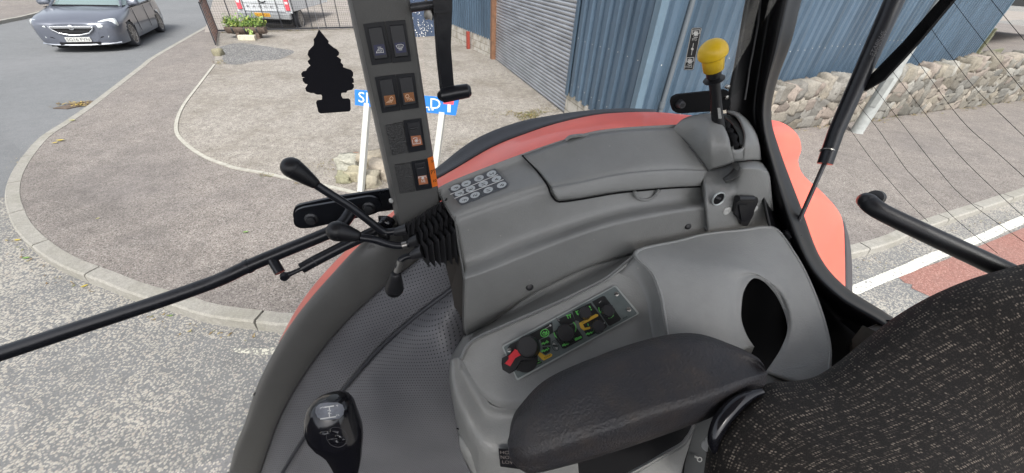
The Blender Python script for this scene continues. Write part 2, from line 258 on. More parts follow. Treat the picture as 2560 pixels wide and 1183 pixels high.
def glass():
    m = bpy.data.materials.new('window_glass'); m.use_nodes = True; t = m.node_tree; t.nodes.remove(t.nodes['Principled BSDF'])
    tr = nn(t, 'ShaderNodeBsdfTransparent'); tr.inputs[0].default_value = (0.95, 0.965, 0.965, 1)
    gl = nn(t, 'ShaderNodeBsdfGlossy'); gl.inputs['Roughness'].default_value = 0.03
    fr = nn(t, 'ShaderNodeFresnel', IOR=1.45); mu = nn(t, 'ShaderNodeMath', operation='MULTIPLY'); mu.inputs[1].default_value = 0.12
    t.links.new(fr.outputs[0], mu.inputs[0])
    df = nn(t, 'ShaderNodeBsdfDiffuse'); df.inputs[0].default_value = (0.55, 0.55, 0.53, 1)
    tc = nn(t, 'ShaderNodeTexCoord'); n = nn(t, 'ShaderNodeTexNoise', Scale=3.5, Detail=9.0, Roughness=0.75); t.links.new(tc.outputs['Object'], n.inputs['Vector'])
    mr = nn(t, 'ShaderNodeMapRange'); mr.inputs[1].default_value = 0.5; mr.inputs[2].default_value = 0.85; mr.inputs[4].default_value = 0.055; t.links.new(n.outputs[0], mr.inputs[0])
    a = nn(t, 'ShaderNodeMixShader'); t.links.new(mr.outputs[0], a.inputs[0]); t.links.new(tr.outputs[0], a.inputs[1]); t.links.new(df.outputs[0], a.inputs[2])
    b = nn(t, 'ShaderNodeMixShader'); t.links.new(mu.outputs[0], b.inputs[0]); t.links.new(a.outputs[0], b.inputs[1]); t.links.new(gl.outputs[0], b.inputs[2])
    t.links.new(b.outputs[0], t.nodes['Material Output'].inputs[0]); return m
GLASS = glass()
# ------------------------------------------------------------------ mesh building
def tag(o, label=None, cat=None, group=None, kind=None):
    for k, v in (('label', label), ('category', cat), ('group', group), ('kind', kind)):
        if v: o[k] = v
    return o
def thing(name, label, cat, loc=(0, 0, 0), group=None):
    o = bpy.data.objects.new(name, None); o.empty_display_size = 0.1; COL.objects.link(o); o.location = loc
    o['org'] = list(loc); return tag(o, label, cat, group)
def org(p):
    while p is not None:
        if 'org' in p: return Vector(p['org'])
        p = p.parent
    return Vector((0, 0, 0))
class MB:
    def __init__(s): s.v = []; s.f = []; s.uv = {}; s.tone = {}; s.cur = None
    def add(s, pts, faces):
        b = len(s.v); s.v += [Vector(p) for p in pts]
        for f in faces:
            s.f.append([b + i for i in f])
            if s.cur: s.tone[len(s.f) - 1] = s.cur
        return b
    def grid(s, rows, closeu=False, uv=None, flip=False):
        n, m = len(rows), len(rows[0]); b = len(s.v); s.v += [Vector(p) for r in rows for p in r]
        for i in range(n - 1):
            for j in range(m if closeu else m - 1):
                k = (j + 1) % m; q = [b + i * m + j, b + i * m + k, b + (i + 1) * m + k, b + (i + 1) * m + j]
                if flip: q.reverse()
                s.f.append(q)
                if s.cur: s.tone[len(s.f) - 1] = s.cur
        if uv:
            for i in range(n):
                for j in range(m): s.uv[b + i * m + j] = uv[i][j]
    def box(s, c, h, ax=None):
        ax = ax or (Vector((1, 0, 0)), Vector((0, 1, 0)), Vector((0, 0, 1))); c = Vector(c)
        p = [c + ax[0] * h[0] * i + ax[1] * h[1] * j + ax[2] * h[2] * k for k in (-1, 1) for j in (-1, 1) for i in (-1, 1)]
        s.add(p, [(0, 2, 3, 1), (4, 5, 7, 6), (0, 1, 5, 4), (2, 6, 7, 3), (0, 4, 6, 2), (1, 3, 7, 5)])
    def prism(s, poly, off):
        n = len(poly); a = [Vector(p) for p in poly]; off = Vector(off); b = [p + off for p in a]
        tri = tessellate_polygon([a]); fs = []
        for t in tri: fs.append(tuple(t)); fs.append(tuple(n + i for i in reversed(t)))
        for i in range(n): fs.append((i, (i + 1) % n, n + (i + 1) % n, n + i))
        s.add(a + b, fs)
    def tube(s, pts, r, seg=14, cap=True, flat=1.0, fdir=None):
        pts = [Vector(p) for p in pts]; n = len(pts); rs = r if isinstance(r, (list, tuple)) else [r] * n; rows = []; prev = None
        for i, p in enumerate(pts):
            d = (pts[min(i + 1, n - 1)] - pts[max(i - 1, 0)]).normalized()
            if prev is None: a = (fdir.cross(d) if fdir else d.orthogonal()).normalized()
            else: a = (prev - prev.dot(d) * d).normalized()
            prev = a; b = d.cross(a)
            rows.append([p + (a * math.cos(2 * math.pi * k / seg) + b * math.sin(2 * math.pi * k / seg) * flat) * rs[i] for k in range(seg)])
        b0 = len(s.v); s.grid(rows, closeu=True)
        if cap:
            s.f.append([b0 + k for k in reversed(range(seg))]); s.f.append([b0 + (n - 1) * seg + k for k in range(seg)])
            if s.cur: s.tone[len(s.f) - 1] = s.cur; s.tone[len(s.f) - 2] = s.cur
    def lathe(s, p, ax, prof, seg=24):
        p = Vector(p); ax = Vector(ax).normalized(); a = ax.orthogonal().normalized(); b = ax.cross(a)
        rows = [[p + ax * h + (a * math.cos(2 * math.pi * k / seg) + b * math.sin(2 * math.pi * k / seg)) * r for k in range(seg)] for h, r in prof]
        b0 = len(s.v); s.grid(rows, closeu=True); n = len(rows)
        s.f.append([b0 + k for k in reversed(range(seg))]); s.f.append([b0 + (n - 1) * seg + k for k in range(seg)])
        if s.cur: s.tone[len(s.f) - 1] = s.cur; s.tone[len(s.f) - 2] = s.cur
    def rock(s, c, r, seed, ax=None, sub=2, rnd_=0.5, am=0.35):
        rnd = random.Random(seed); ax = ax or (Vector((1, 0, 0)), Vector((0, 1, 0)), Vector((0, 0, 1)))
        bm = bmesh.new(); bmesh.ops.create_cube(bm, size=2.0)
        bmesh.ops.subdivide_edges(bm, edges=bm.edges[:], cuts=sub, use_grid_fill=True)
        o = Vector((rnd.random() * 50, rnd.random() * 50, rnd.random() * 50)); pts = []
        for v in bm.verts:
            q = v.co.copy(); l = q.normalized(); q = q * (1 - rnd_) + l * rnd_ * .95
            q += noise.noise_vector(v.co * 0.9 + o) * am + noise.noise_vector(v.co * 2.5 + o) * 0.08
            pts.append(Vector(c) + ax[0] * q.x * r[0] + ax[1] * q.y * r[1] + ax[2] * q.z * r[2])
        bm.verts.index_update(); s.add(pts, [[v.index for v in f.verts] for f in bm.faces]); bm.free()
    def build(s, name, m, parent=None, smooth=True, bevel=0, seg=2, solid=0, sub=0, angle=35, loc=None):
        me = bpy.data.meshes.new(name); o0 = org(parent) if parent is not None else Vector(loc or (0, 0, 0))
        me.from_pydata([tuple(v - o0) for v in s.v], [], s.f); me.update()
        o = bpy.data.objects.new(name, me); COL.objects.link(o)
        if parent is not None: o.parent = parent
        elif loc is not None: o.location = loc; o['org'] = list(loc)
        me.materials.append(m)
        if s.uv:
            ul = me.uv_layers.new(name='UVMap')
            for lp in me.loops: ul.data[lp.index].uv = s.uv.get(lp.vertex_index, (0, 0))
        if s.tone:
            ca = me.color_attributes.new('tone', 'FLOAT_COLOR', 'CORNER')
            for p in me.polygons:
                c = s.tone.get(p.index, (0.3, 0.3, 0.3))
                for li in p.loop_indices: ca.data[li].color = (*c, 1)
        if smooth:
            for p in me.polygons: p.use_smooth = True
            if angle < 180: me.set_sharp_from_angle(angle=rad(angle))
        if solid: md = o.modifiers.new('s', 'SOLIDIFY'); md.thickness = solid; md.offset = -1
        if bevel: md = o.modifiers.new('b', 'BEVEL'); md.width = bevel; md.segments = seg; md.limit_method = 'ANGLE'; md.angle_limit = rad(40)
        if sub: md = o.modifiers.new('u', 'SUBSURF'); md.levels = sub; md.render_levels = sub
        return o
def cr(ps, n):
    """resample a point list as a smooth curve, evenly by length"""
    ps = [Vector(p) for p in ps]
    if len(ps) == 2: return [ps[0].lerp(ps[1], i / (n - 1)) for i in range(n)]
    q = [ps[0] * 2 - ps[1]] + ps + [ps[-1] * 2 - ps[-2]]; fine = []
    for i in range(1, len(q) - 2):
        a, b, c, d = q[i - 1:i + 3]
        for k in range(12):
            t = k / 12; fine.append(0.5 * ((2 * b) + (c - a) * t + (2 * a - 5 * b + 4 * c - d) * t * t + (3 * b - a - 3 * c + d) * t ** 3))
    fine.append(ps[-1]); L = [0]
    for i in range(1, len(fine)): L.append(L[-1] + (fine[i] - fine[i - 1]).length)
    out = []; j = 0
    for i in range(n):
        s = L[-1] * i / (n - 1)
        while j < len(L) - 2 and L[j + 1] < s: j += 1
        k = (s - L[j]) / max(1e-9, L[j + 1] - L[j]); out.append(fine[j].lerp(fine[j + 1], min(1, max(0, k))))
    return out
def loft(name, rails, m, parent, n=40, across=3, solid=0.004, linear=False, mb=None, angle=50, build=True, match=False):
    """surface through a stack of rails (each a list of 3-D points)"""
    if match: R = [[p for p in r] for r in rails]; 
    else: R = [cr(r, n) for r in rails]
    if match:
        k = len(R[0]); R = [cr_param(r, n) for r in R]
    cols = []
    for j in range(n):
        col = [r[j] for r in R]
        if linear or len(col) == 2:
            c2 = []
            for i in range(len(col) - 1): c2 += [col[i].lerp(col[i + 1], k / across) for k in range(across)]
            c2.append(col[-1])
        else: c2 = cr_param(col, (len(col) - 1) * across + 1)
        cols.append(c2)
    rows = [[cols[j][i] for j in range(n)] for i in range(len(cols[0]))]
    mid = rows[len(rows) // 2]; u = [0]
    for j in range(1, n): u.append(u[-1] + (mid[j] - mid[j - 1]).length)
    cm = cols[n // 2]; v = [0]
    for i in range(1, len(rows)): v.append(v[-1] + (cm[i] - cm[i - 1]).length)
    uv = [[(u[j], v[i]) for j in range(n)] for i in range(len(rows))]
    a, b, c = rows[0][0], rows[0][n // 2], rows[-1][n // 2]
    nr = Vector((0, 0, 0))
    for i in range(len(rows) - 1):
        for j in range(n - 1): nr += (rows[i][j + 1] - rows[i][j]).cross(rows[i + 1][j] - rows[i][j])
    flip = nr.dot(CAM - rows[len(rows) // 2][n // 2]) < 0
    mb = mb or MB(); mb.grid(rows, uv=uv, flip=flip)
    if not build: return mb, rows
    return mb.build(name, m, parent, solid=solid, angle=angle)
def cr_param(ps, n):
    q = [ps[0] * 2 - ps[1]] + list(ps) + [ps[-1] * 2 - ps[-2]]; out = []; k = len(ps) - 1
    for i in range(n):
        s = k * i / (n - 1); j = min(int(s), k - 1); t = s - j; a, b, c, d = q[j:j + 4]
        out.append(0.5 * ((2 * b) + (c - a) * t + (2 * a - 5 * b + 4 * c - d) * t * t + (3 * b - a - 3 * c + d) * t ** 3))
    return out
def Z(ox, oy, k):
    return lambda pts: [(ox + x / k, oy + y / k) for x, y in pts]
def slab(name, px, pl, h0, h1, m, parent, bevel=0.0, mb=None, rnd=0, **kw):
    if rnd: px = roundpoly(px, rnd)
    p = mb or MB(); a = [pl.pt(x, y, h0) for x, y in px]; p.prism(a, pl.n * (h1 - h0))
    if mb: return mb
    return p.build(name, m, parent, smooth=False, bevel=bevel, **kw)
def roundpoly(px, r, k=4):
    out = []; n = len(px)
    for i in range(n):
        a, b, c = Vector(px[i - 1]), Vector(px[i]), Vector(px[(i + 1) % n])
        d1, d2 = (a - b), (c - b); q = min(r, d1.length * 0.45, d2.length * 0.45)
        p1, p2 = b + d1.normalized() * q, b + d2.normalized() * q
        for j in range(k + 1):
            t = j / k; out.append(tuple((1 - t) ** 2 * p1 + 2 * t * (1 - t) * b + t * t * p2))
    return out
def ribbon(mb, px, pl, w, h, th=0.0004, closed=False):
    """thin printed line of w photo-pixels lying on a plane"""
    pts = [Vector(p) for p in px]
    if closed: pts.append(pts[0])
    for i in range(len(pts) - 1):
        d = (pts[i + 1] - pts[i]);
        if d.length < 1e-6: continue
        d.normalize(); q = Vector((-d.y, d.x)) * w / 2; e = d * w * 0.3
        mb.prism([pl.pt(*p, h) for p in (pts[i] - q - e, pts[i + 1] - q + e, pts[i + 1] + q + e, pts[i] + q - e)], pl.n * th)
    return mb
_tx = {}
def text2d(s):
    if s in _tx: return _tx[s]
    cu = bpy.data.curves.new('t', 'FONT'); cu.body = s; cu.resolution_u = 3
    o = bpy.data.objects.new('t', cu); COL.objects.link(o); dg = bpy.context.evaluated_depsgraph_get(); dg.update()
    me = o.evaluated_get(dg).to_mesh(); v = [(p.co.x, p.co.y) for p in me.vertices]; f = [tuple(p.vertices) for p in me.polygons]
    o.evaluated_get(dg).to_mesh_clear(); bpy.data.objects.remove(o); bpy.data.curves.remove(cu)
    x0, x1 = min(a for a, _ in v), max(a for a, _ in v); y0, y1 = min(b for _, b in v), max(b for _, b in v)
    _tx[s] = ([((a - x0) / (x1 - x0), (b - y0) / (y1 - y0)) for a, b in v], f); return _tx[s]
def text_px(mb, s, p00, p10, p01, pl, h):
    """letters filling the photo parallelogram bottom-left, bottom-right, top-left on a plane"""
    v, f = text2d(s); p00, p10, p01 = Vector(p00), Vector(p10), Vector(p01)
    mb.add([pl.pt(*(p00 + (p10 - p00) * a + (p01 - p00) * b), h) for a, b in v], f); return mb
def text_w(mb, s, p00, ux, uy):
    v, f = text2d(s); mb.add([Vector(p00) + ux * a + uy * b for a, b in v], f); return mb
def circ(cx_, cy_, r, n=20, ry=None, rot=0, a0=0, a1=360):
    ry = ry or r; c, s = math.cos(rad(rot)), math.sin(rad(rot)); out = []
    m_ = n if (a1 - a0) == 360 else n + 1
    for i in range(m_):
        a = rad(a0 + (a1 - a0) * i / n); x, y = r * math.cos(a), ry * math.sin(a); out.append((cx_ + x * c - y * s, cy_ + x * s + y * c))
    return out
# ------------------------------------------------------------------ the setting: ground
def sheet(name, poly, z, m, kind='structure', th=0):
    mb = MB(); pts = [Vector((p[0], p[1], z)) for p in poly]; tri = tessellate_polygon([pts]); fs = []
    for t in tri:
        a, b, c = [pts[i] for i in t]; fs.append(t if (b - a).cross(c - a).z > 0 else t[::-1])
    mb.add(pts, fs); o = mb.build(name, m, smooth=False); return tag(o, kind=kind)
mb = MB(); mb.grid([[(x, y, 0) for x in (-150, -40, 0, 40, 150)] for y in (-150, -30, 0, 40, 150)]); tag(mb.build('road', CHIP, smooth=False), kind='structure')
kpx_l = [(620, -20), (587, 8), (545, 44), (516, 64), (390, 135), (341, 170), (227, 256), (160, 302), (99, 341), (53, 390), (21, 440), (9, 486), (16, 529), (35, 572), (71, 611), (121, 648), (177, 676), (245, 701), (330, 735), (431, 762), (500, 786), (590, 800), (677, 809), (720, 814)]
kpx_r = [(2130, 634), (2235, 605), (2327, 565), (2560, 487), (2760, 420)]
_a, _b = G(*kpx_l[-1]), G(*kpx_r[0]); kerb_pts = [G(*p) for p in kpx_l] + [_a.lerp(_b, k / 12) + UP * 0 for k in range(1, 12)] + [G(*p) for p in kpx_r]
kerb_s = cr(kerb_pts, 260)
e0 = (kerb_s[-1] - kerb_s[-2]).normalized(); kerb_s.append(kerb_s[-1] + e0 * 40); 
f0 = (kerb_s[0] - kerb_s[1]).normalized(); kerb_s.insert(0, kerb_s[0] + f0 * 30)
def offs(pts, d):
    out = []
    for i, p in enumerate(pts):
        t = (pts[min(i + 1, len(pts) - 1)] - pts[max(0, i - 1)]); t.z = 0; t.normalize(); out.append(p + Vector((-t.y, t.x, 0)) * d)
    return out
inner = offs(kerb_s, 0.125)
pav = [(p.x, p.y) for p in inner] + [(60, 90), (-60, 90)]
sheet('pavement', pav, 0.096, PAVE)
# kerb stones, each a separate block with an open joint
mb = MB(); L = 0; start = 0; joints = []
for i in range(1, len(kerb_s)):
    L += (kerb_s[i] - kerb_s[i - 1]).length
    if L > 0.86 or i == len(kerb_s) - 1: joints.append((start, i)); start = i; L = 0
off_lo, off_hi = offs(kerb_s, -0.012), inner
for a, b in joints:
    rows = []
    for i in range(a, b + 1):
        sh = 0.0
        o, n_ = kerb_s[i].copy(), inner[i].copy()
        if b - a > 1 or True:
            tdir = (kerb_s[b] - kerb_s[a]).normalized()
            if i == a: o += tdir * 0.011; n_ += tdir * 0.011
            if i == b: o -= tdir * 0.011; n_ -= tdir * 0.011
        lo = off_lo[i].copy()
        rows.append([Vector((lo.x, lo.y, -0.05)), Vector((o.x, o.y, 0.085)), o.lerp(n_, 0.13) * 1, n_.copy(), Vector((n_.x, n_.y, -0.05))])
        rows[-1][2].z = 0.101; rows[-1][3].z = 0.1
    b0 = len(mb.v); mb.grid(rows); n5 = len(rows); mb.f.append([b0 + k for k in range(5)]); mb.f.append([b0 + (n5 - 1) * 5 + k for k in reversed(range(5))])
tag(mb.build('kerb', KERB, smooth=False), kind='structure')
# smooth asphalt of the side road at the left, worn patches in it
asl = [p for p in kerb_s if G(12, 462).y < p.y or p.y > 6][:0]
ks = [offs(kerb_s, -0.02)[i] for i in range(len(kerb_s))]
cut = min(range(len(ks)), key=lambda i: (ks[i] - G(9, 470)).length)
sheet('side_road', [(p.x, p.y) for p in ks[:cut + 1]] + [(-14, 1.2), (-60, -2), (-60, 70)], 0.004, ASPH)
# pavement on the far side of the side road
fk = [G(-300, 115), G(0, 52), G(62, 40), G(130, 22), G(200, 2), G(260, -18)]; fk = cr(fk, 30); d0 = (fk[-1] - fk[-2]).normalized(); fk.append(fk[-1] + d0 * 30)
sheet('far_pavement', [(p.x, p.y) for p in offs(fk, 0.12)] + [(-90, 90), (-90, 5)], 0.094, PAVE)
mb = MB(); o1, o2 = offs(fk, 0), offs(fk, 0.13); mb.grid([[Vector((a.x, a.y, 0)), Vector((a.x, a.y, 0.1)), Vector((b.x, b.y, 0.1)), Vector((b.x, b.y, 0))] for a, b in zip(o1, o2)]); tag(mb.build('far_kerb', KERB, smooth=False), kind='structure')
# forecourt in front of the shed with its thin concrete edging
epx = [(536, 162), (497, 213), (460, 262), (443, 300), (441, 330), (455, 352), (485, 377), (520, 397), (560, 412), (592, 422), (650, 432), (760, 455), (860, 476), (980, 510), (1110, 560), (1300, 620)]
edg = cr([G(*p) for p in epx], 80)
PA, PB = G(1413, 285), G(1240, 150); dS = (PB - PA); dS.z = 0; dS.normalize(); nS = Vector((-dS.y, dS.x, 0))  # shed front wall, nS towards the forecourt
CORN = PA - dS * 2.3
g0, g1 = G(545, 82), G(885, 73); dF = (g1 - g0).normalized(); g_end = g0 + dF * 8.5
sheet('forecourt', [(p.x, p.y) for p in edg] + [(3.2, 4.4), (CORN.x + 3, CORN.y + 1.0), (CORN.x, CORN.y), ((PB + dS * 12).x, (PB + dS * 12).y), (g_end.x, g_end.y), (g0.x, g0.y), (G(540, 116).x, G(540, 116).y)], 0.100, FORE)
mb = MB(); o1, o2 = offs(edg, -0.022), offs(edg, 0.028)
st = 0
for i in range(8, 80, 8):
    rows = []
    for k in range(st, min(i, 79) + 1):
        a, b = o1[k], o2[k]; rows.append([Vector((a.x, a.y, 0.09)), Vector((a.x, a.y, 0.112)), Vector((b.x, b.y, 0.112)), Vector((b.x, b.y, 0.09))])
    tt = (rows[-1][1] - rows[0][1]).normalized() * 0.008
    rows[-1] = [q - tt for q in rows[-1]]; mb.grid(rows); st = i
EDG = mat('edging_concrete', (0.36, 0.345, 0.30), 0.8, var=0.2, vscale=15)
tag(mb.build('forecourt_edging', EDG, smooth=False), kind='structure')
# yard beyond the gate falls away
gb = g0 + Vector((-dF.y, dF.x, 0)) * 0.25; ge = g0 + dF * 16
nF = Vector((-dF.y, dF.x, 0)); mb = MB()
rows = [[Vector((p.x, p.y, z)) for p in (g0 - dF * 0.4 + nF * d, g0 + dF * 5 + nF * d, g0 + dF * 20 + nF * d)] for d, z in ((0.12, 0.105), (0.8, 0.103), (40, 0.107))]
mb.grid(rows); tag(mb.build('yard', YARD, smooth=False), kind='structure')
# gravel patch inside the gate
gp = [G(*p) for p in [(548, 118), (600, 108), (690, 120), (735, 128), (720, 140), (690, 150), (640, 152), (600, 162), (560, 158), (556, 140)]]
sheet('gravel_patch', [(p.x, p.y) for p in cr(gp + [gp[0]], 40)[:-1]], 0.104, GRAV)
# red surface and white edge line behind the tractor, a ghost of another line in front
rp = [G(x, y, 0) for x, y in [(2246, 694), (2300, 672), (2356, 653), (2452, 614), (2620, 545), (2760, 640), (2700, 900), (2420, 800), (2334, 746), (2278, 721), (2281, 712), (2262, 708)]]
sheet('red_surface', [(p.x, p.y) for p in rp], 0.004, REDT)
wl = [G(2090, 730, 0), G(2250, 665, 0), G(2330, 632, 0), G(2470, 576, 0), G(2600, 522, 0)]
d_ = (wl[-1] - wl[0]).normalized(); wl = [wl[0] - d_ * 1.2] + wl + [wl[-1] + d_ * 14]; wl = cr(wl, 60)
rn = random.Random(3); a_, b_ = offs(wl, 0.0), offs(wl, -0.115)
sheet('edge_line', [(p.x + rn.uniform(-.008, .008), p.y + rn.uniform(-.008, .008)) for p in a_] + [(p.x + rn.uniform(-.008, .008), p.y + rn.uniform(-.008, .008)) for p in reversed(b_)], 0.008, RPAINT)
FADE = mat('worn_line_paint', (0.5, 0.48, 0.42), 0.8); t = FADE.node_tree; tc = nn(t, 'ShaderNodeTexCoord'); n_ = nn(t, 'ShaderNodeTexNoise', Scale=45.0, Detail=4.0); t.links.new(tc.outputs['Object'], n_.inputs['Vector']); r_ = ramp(t, [(0.5, (0.20, 0.195, 0.18)), (0.56, (0.52, 0.50, 0.42))]); t.links.new(n_.outputs[0], r_.inputs[0]); t.links.new(r_.outputs[0], t.nodes['Principled BSDF'].inputs['Base Color'])
fl = [G(x, y, 0) for x, y in [(575, 872), (640, 872), (720, 868), (720, 888), (640, 887), (590, 882)]]
sheet('worn_edge_line', [(p.x, p.y) for p in fl], 0.004, FADE)
# drain grate by the kerb
gr = [G(x, y, 0) for x, y in [(131, 272), (150, 258), (214, 250), (246, 246), (236, 262), (205, 272)]]
o = thing('road_drain', 'rusty slotted drain cover half buried in leaves beside the kerb', 'drain', tuple(G(185, 262, 0)))
A_, B_, C_ = G(133, 272, 0.006), G(232, 252, 0.006), G(204, 275, 0.006); e1, e2 = (B_ - A_) * 0.92, (C_ - A_) * 0.5
mb = MB(); mb.prism([A_ + UP * -.0, A_ + e1, A_ + e1 + e2, A_ + e2], (0, 0, 0.004)); mb.build('recess', BLACKM, o, smooth=False)
mb = MB()
for k in range(13):
    q = A_ + e1 * (k / 12.6) + UP * 0.004; w = e1 * 0.042; mb.prism([q, q + w, q + w + e2, q + e2], (0, 0, 0.012))
for k in (0, 0.5, 0.95): mb.prism([A_ + e2 * k + UP * .006, A_ + e2 * k + e1 + UP * .006, A_ + e2 * (k + .06) + e1 + UP * .006, A_ + e2 * (k + .06) + UP * .006], (0, 0, 0.009))
mb.build('grate', GROUT, o, smooth=False)
# ------------------------------------------------------------------ leaves and litter
def leafmesh(mb, p, r, yaw, pitch, w=0.45):
    c, s = math.cos(yaw), math.sin(yaw); d = Vector((c, s, 0)); n = Vector((-s, c, 0)); u = Vector((0, 0, 1)); pts = []
    for k, (a, b) in enumerate([(-1, 0), (-.5, w * .8), (0, w), (.5, w * .7), (1, 0), (.5, -w * .7), (0, -w), (-.5, -w * .8)]):
        pts.append(p + d * a * r + n * b * r + u * (pitch * r * a * a + abs(b) * r * 0.35))
    pts.append(p + u * 0.0); mb.add(pts, [(i, (i + 1) % 8, 8) for i in range(8)])
YL, GL, PL = (0.42, 0.33, 0.06), (0.16, 0.26, 0.08), (0.36, 0.34, 0.14)
for (x, y, z, c, nm, r, yw) in [(152, 352, .102, YL, 'bright yellow fallen leaf lying on the pavement near the kerb bend', .055, .3), (138, 358, .102, YL, 'small yellow fallen leaf just below a brighter one on the pavement', .04, 1.0),
        (182, 302, .102, PL, 'dull yellow fallen leaf on the pavement close to the drain', .05, .2), (615, 581, .102, GL, 'curled green fallen leaf alone in the middle of the pavement', .03, .4), (67, 646, .004, GL, 'long green fallen leaf on the road left of the kerb', .035, .2),
        (212, 716, .004, YL, 'yellow fallen leaf in the gutter under the kerb joint', .028, .9), (45, 601, .004, YL, 'pale yellow fallen leaf on the road at the kerb bend', .03, .1), (428, 790, .004, GL, 'small green fallen leaf on the road just under the black bar', .018, .4),
        (245, 547, .102, PL, 'tiny brown fallen leaf on the left part of the pavement', .02, 1.2)]:
    mb = MB(); mb.cur = c; p = G(x, y, z); leafmesh(mb, p + UP * .003, r, yw, 0.25); tag(mb.build('fallen_leaf', LEAFM, loc=tuple(p), angle=180), nm, 'leaf', 'fallen leaves')
mb = MB(); rn = random.Random(5)
lit = offs(kerb_s, -0.05)
for i in range(900):
    k = rn.randrange(20, len(lit) - 1); p = lit[k].lerp(lit[k + 1], rn.random()); q = lit[k] - kerb_s[k]; q.z = 0
    dist = abs(rn.gauss(0, 1)); dens = noise.noise(p * 1.3)
    if dens < -0.05 and k < 230 and p.x < 2.5: continue
    p = p + q.normalized() * dist * (0.05 if p.x < 2.5 else 0.16); p.z = 0.006
    mb.cur = random.Random(i).choice([(0.20, .13, .06), (.28, .20, .09), (.14, .10, .05), (.20, .20, .08), (.34, .28, .14)]); leafmesh(mb, p, rn.uniform(.006, .02), rn.uniform(0, 6), rn.uniform(0, .8), rn.uniform(.15, .5))
for (x, y, sx, n_) in [(200, 262, .16, 90)]:
    for i in range(n_):
        p = G(x + rn.gauss(0, 22), y + rn.gauss(0, 3) - 1, 0.02); mb.cur = rn.choice([(.22, .16, .07), (.36, .26, .08), (.15, .11, .06)]); leafmesh(mb, p, rn.uniform(.02, .05), rn.uniform(0, 6), rn.uniform(0, .6), .4)
tag(mb.build('leaf_litter', LEAFM, angle=180), kind='stuff')
mb = MB()   # moss and dry weeds along the wall foot and edging
WA, WB = G(1935, 330), G(2560, 250); dW = (WB - WA); dW.z = 0; dW.normalize(); nW = Vector((dW.y, -dW.x, 0))  # nW towards the camera
spots = []
for i in range(700): s = rn.uniform(-.6, 14); spots.append((WA + dW * s + nW * abs(rn.gauss(0, .10)), .04))
for i in range(260): s = rn.uniform(0, 1); spots.append((G(655 + s * 110, 437 + s * 24) + Vector((rn.gauss(0, .03), rn.gauss(0, .03), 0)), .018))
for i in range(1100): spots.append((G(1320 + rn.gauss(0, 34), 287 + rn.gauss(0, 9)), .03))
for i in range(500): spots.append((G(1190 + rn.gauss(0, 30), 372 + rn.gauss(0, 14)), .016))
for i in range(500): s = rn.random(); spots.append((G(1140 + s * 290, 108 + s * 190) + Vector((rn.gauss(-.1, .12), rn.gauss(0, .12), 0)), .02))
for i in range(240): s = rn.uniform(0, 6); spots.append((g0 + dF * s - nF * abs(rn.gauss(0, .12)), .05))
for i in range(160): spots.append((G(855 + rn.gauss(0, 45), 412 + rn.gauss(0, 12)), .022))
for i in range(120): spots.append((G(548 + rn.gauss(0, 8), 152 + rn.gauss(0, 7)), .035))
for p, r in spots:
    if noise.noise(p * 2.1) < -0.12: continue
    mb.cur = rn.choice([(.17, .13, .06), (.22, .19, .07), (.13, .15, .05), (.30, .23, .11), (.12, .09, .05)]); p = p + UP * rn.uniform(.002, .015); leafmesh(mb, p, rn.uniform(.3, 1) * r, rn.uniform(0, 6), rn.uniform(0, .9), rn.uniform(.12, .4))
tag(mb.build('weeds', LEAFM, angle=180), kind='stuff')
# ------------------------------------------------------------------ the blue shed
SH = 4.2
shed = thing('shed', 'long blue corrugated metal shed with a grey roller shutter and pale block footing', 'shed', (CORN.x, CORN.y, 0))
def cladding(name, a, d, n, L, z0, z1, pitch=0.27, depth=0.05, m=CLAD):
    mb = MB(); rows = [[], []]; k = 0; s = 0
    prof = [(0, 0), (.42, 0), (.50, 1), (.90, 1), (1.0, 0)]
    xs = []
    while s < L:
        for f, h in prof[:-1]: xs.append((s + f * pitch, h * depth))
        s += pitch
    for z in (z0, z1): rows[0 if z == z0 else 1] = [a + d * x + n * h + UP * z for x, h in xs if x <= L]
    mb.grid(rows); return mb.build(name, m, shed, smooth=False, solid=0.004)
w0 = PA - UP * PA.z; c0 = CORN - UP * CORN.z; b0_ = PB - UP * PB.z
nS = nS if nS.dot(CAM - w0) > 0 else -nS
cladding('corrugated_wall', c0, dS, nS, 2.3, 0.52, SH)
dE = Vector((1, 0.655, 0)).normalized(); nE = Vector((dE.y, -dE.x, 0))
cladding('corrugated_wall', c0, dE, nE, 17.2, 0.40, SH)
far0 = G(1240, 150); far1 = G(1128, 96); dL = (far1 - far0); dL.z = 0; LL = dL.length; dL.normalize(); nL = Vector((-dL.y, dL.x, 0)); nL = nL if nL.dot(CAM - far0) > 0 else -nL
f0_ = far0 - UP * far0.z + dL * 0.25
cladding('corrugated_wall', f0_, dL, nL, LL, 0.62, SH, pitch=0.2)
def footing(a, d, n, L, z1, nm='block_footing'):
    mb = MB(); rows = [[a + d * x + n * 0.012 + UP * z for x in (0, L)] for z in (0.0, z1)]
    mb.grid(rows, uv=[[(x, z) for x in (0, L)] for z in (0.0, z1)]); mb.grid([[a + d * x + n * q + UP * z1 for x in (0, L)] for q in (0.012, -0.2)]); return mb.build(nm, BLOCK, shed, smooth=False, solid=0.02)
footing(c0, dS, nS, 2.3, 0.53); footing(c0, dE, nE, 17.2, 0.41); footing(f0_, dL, nL, LL, 0.63)
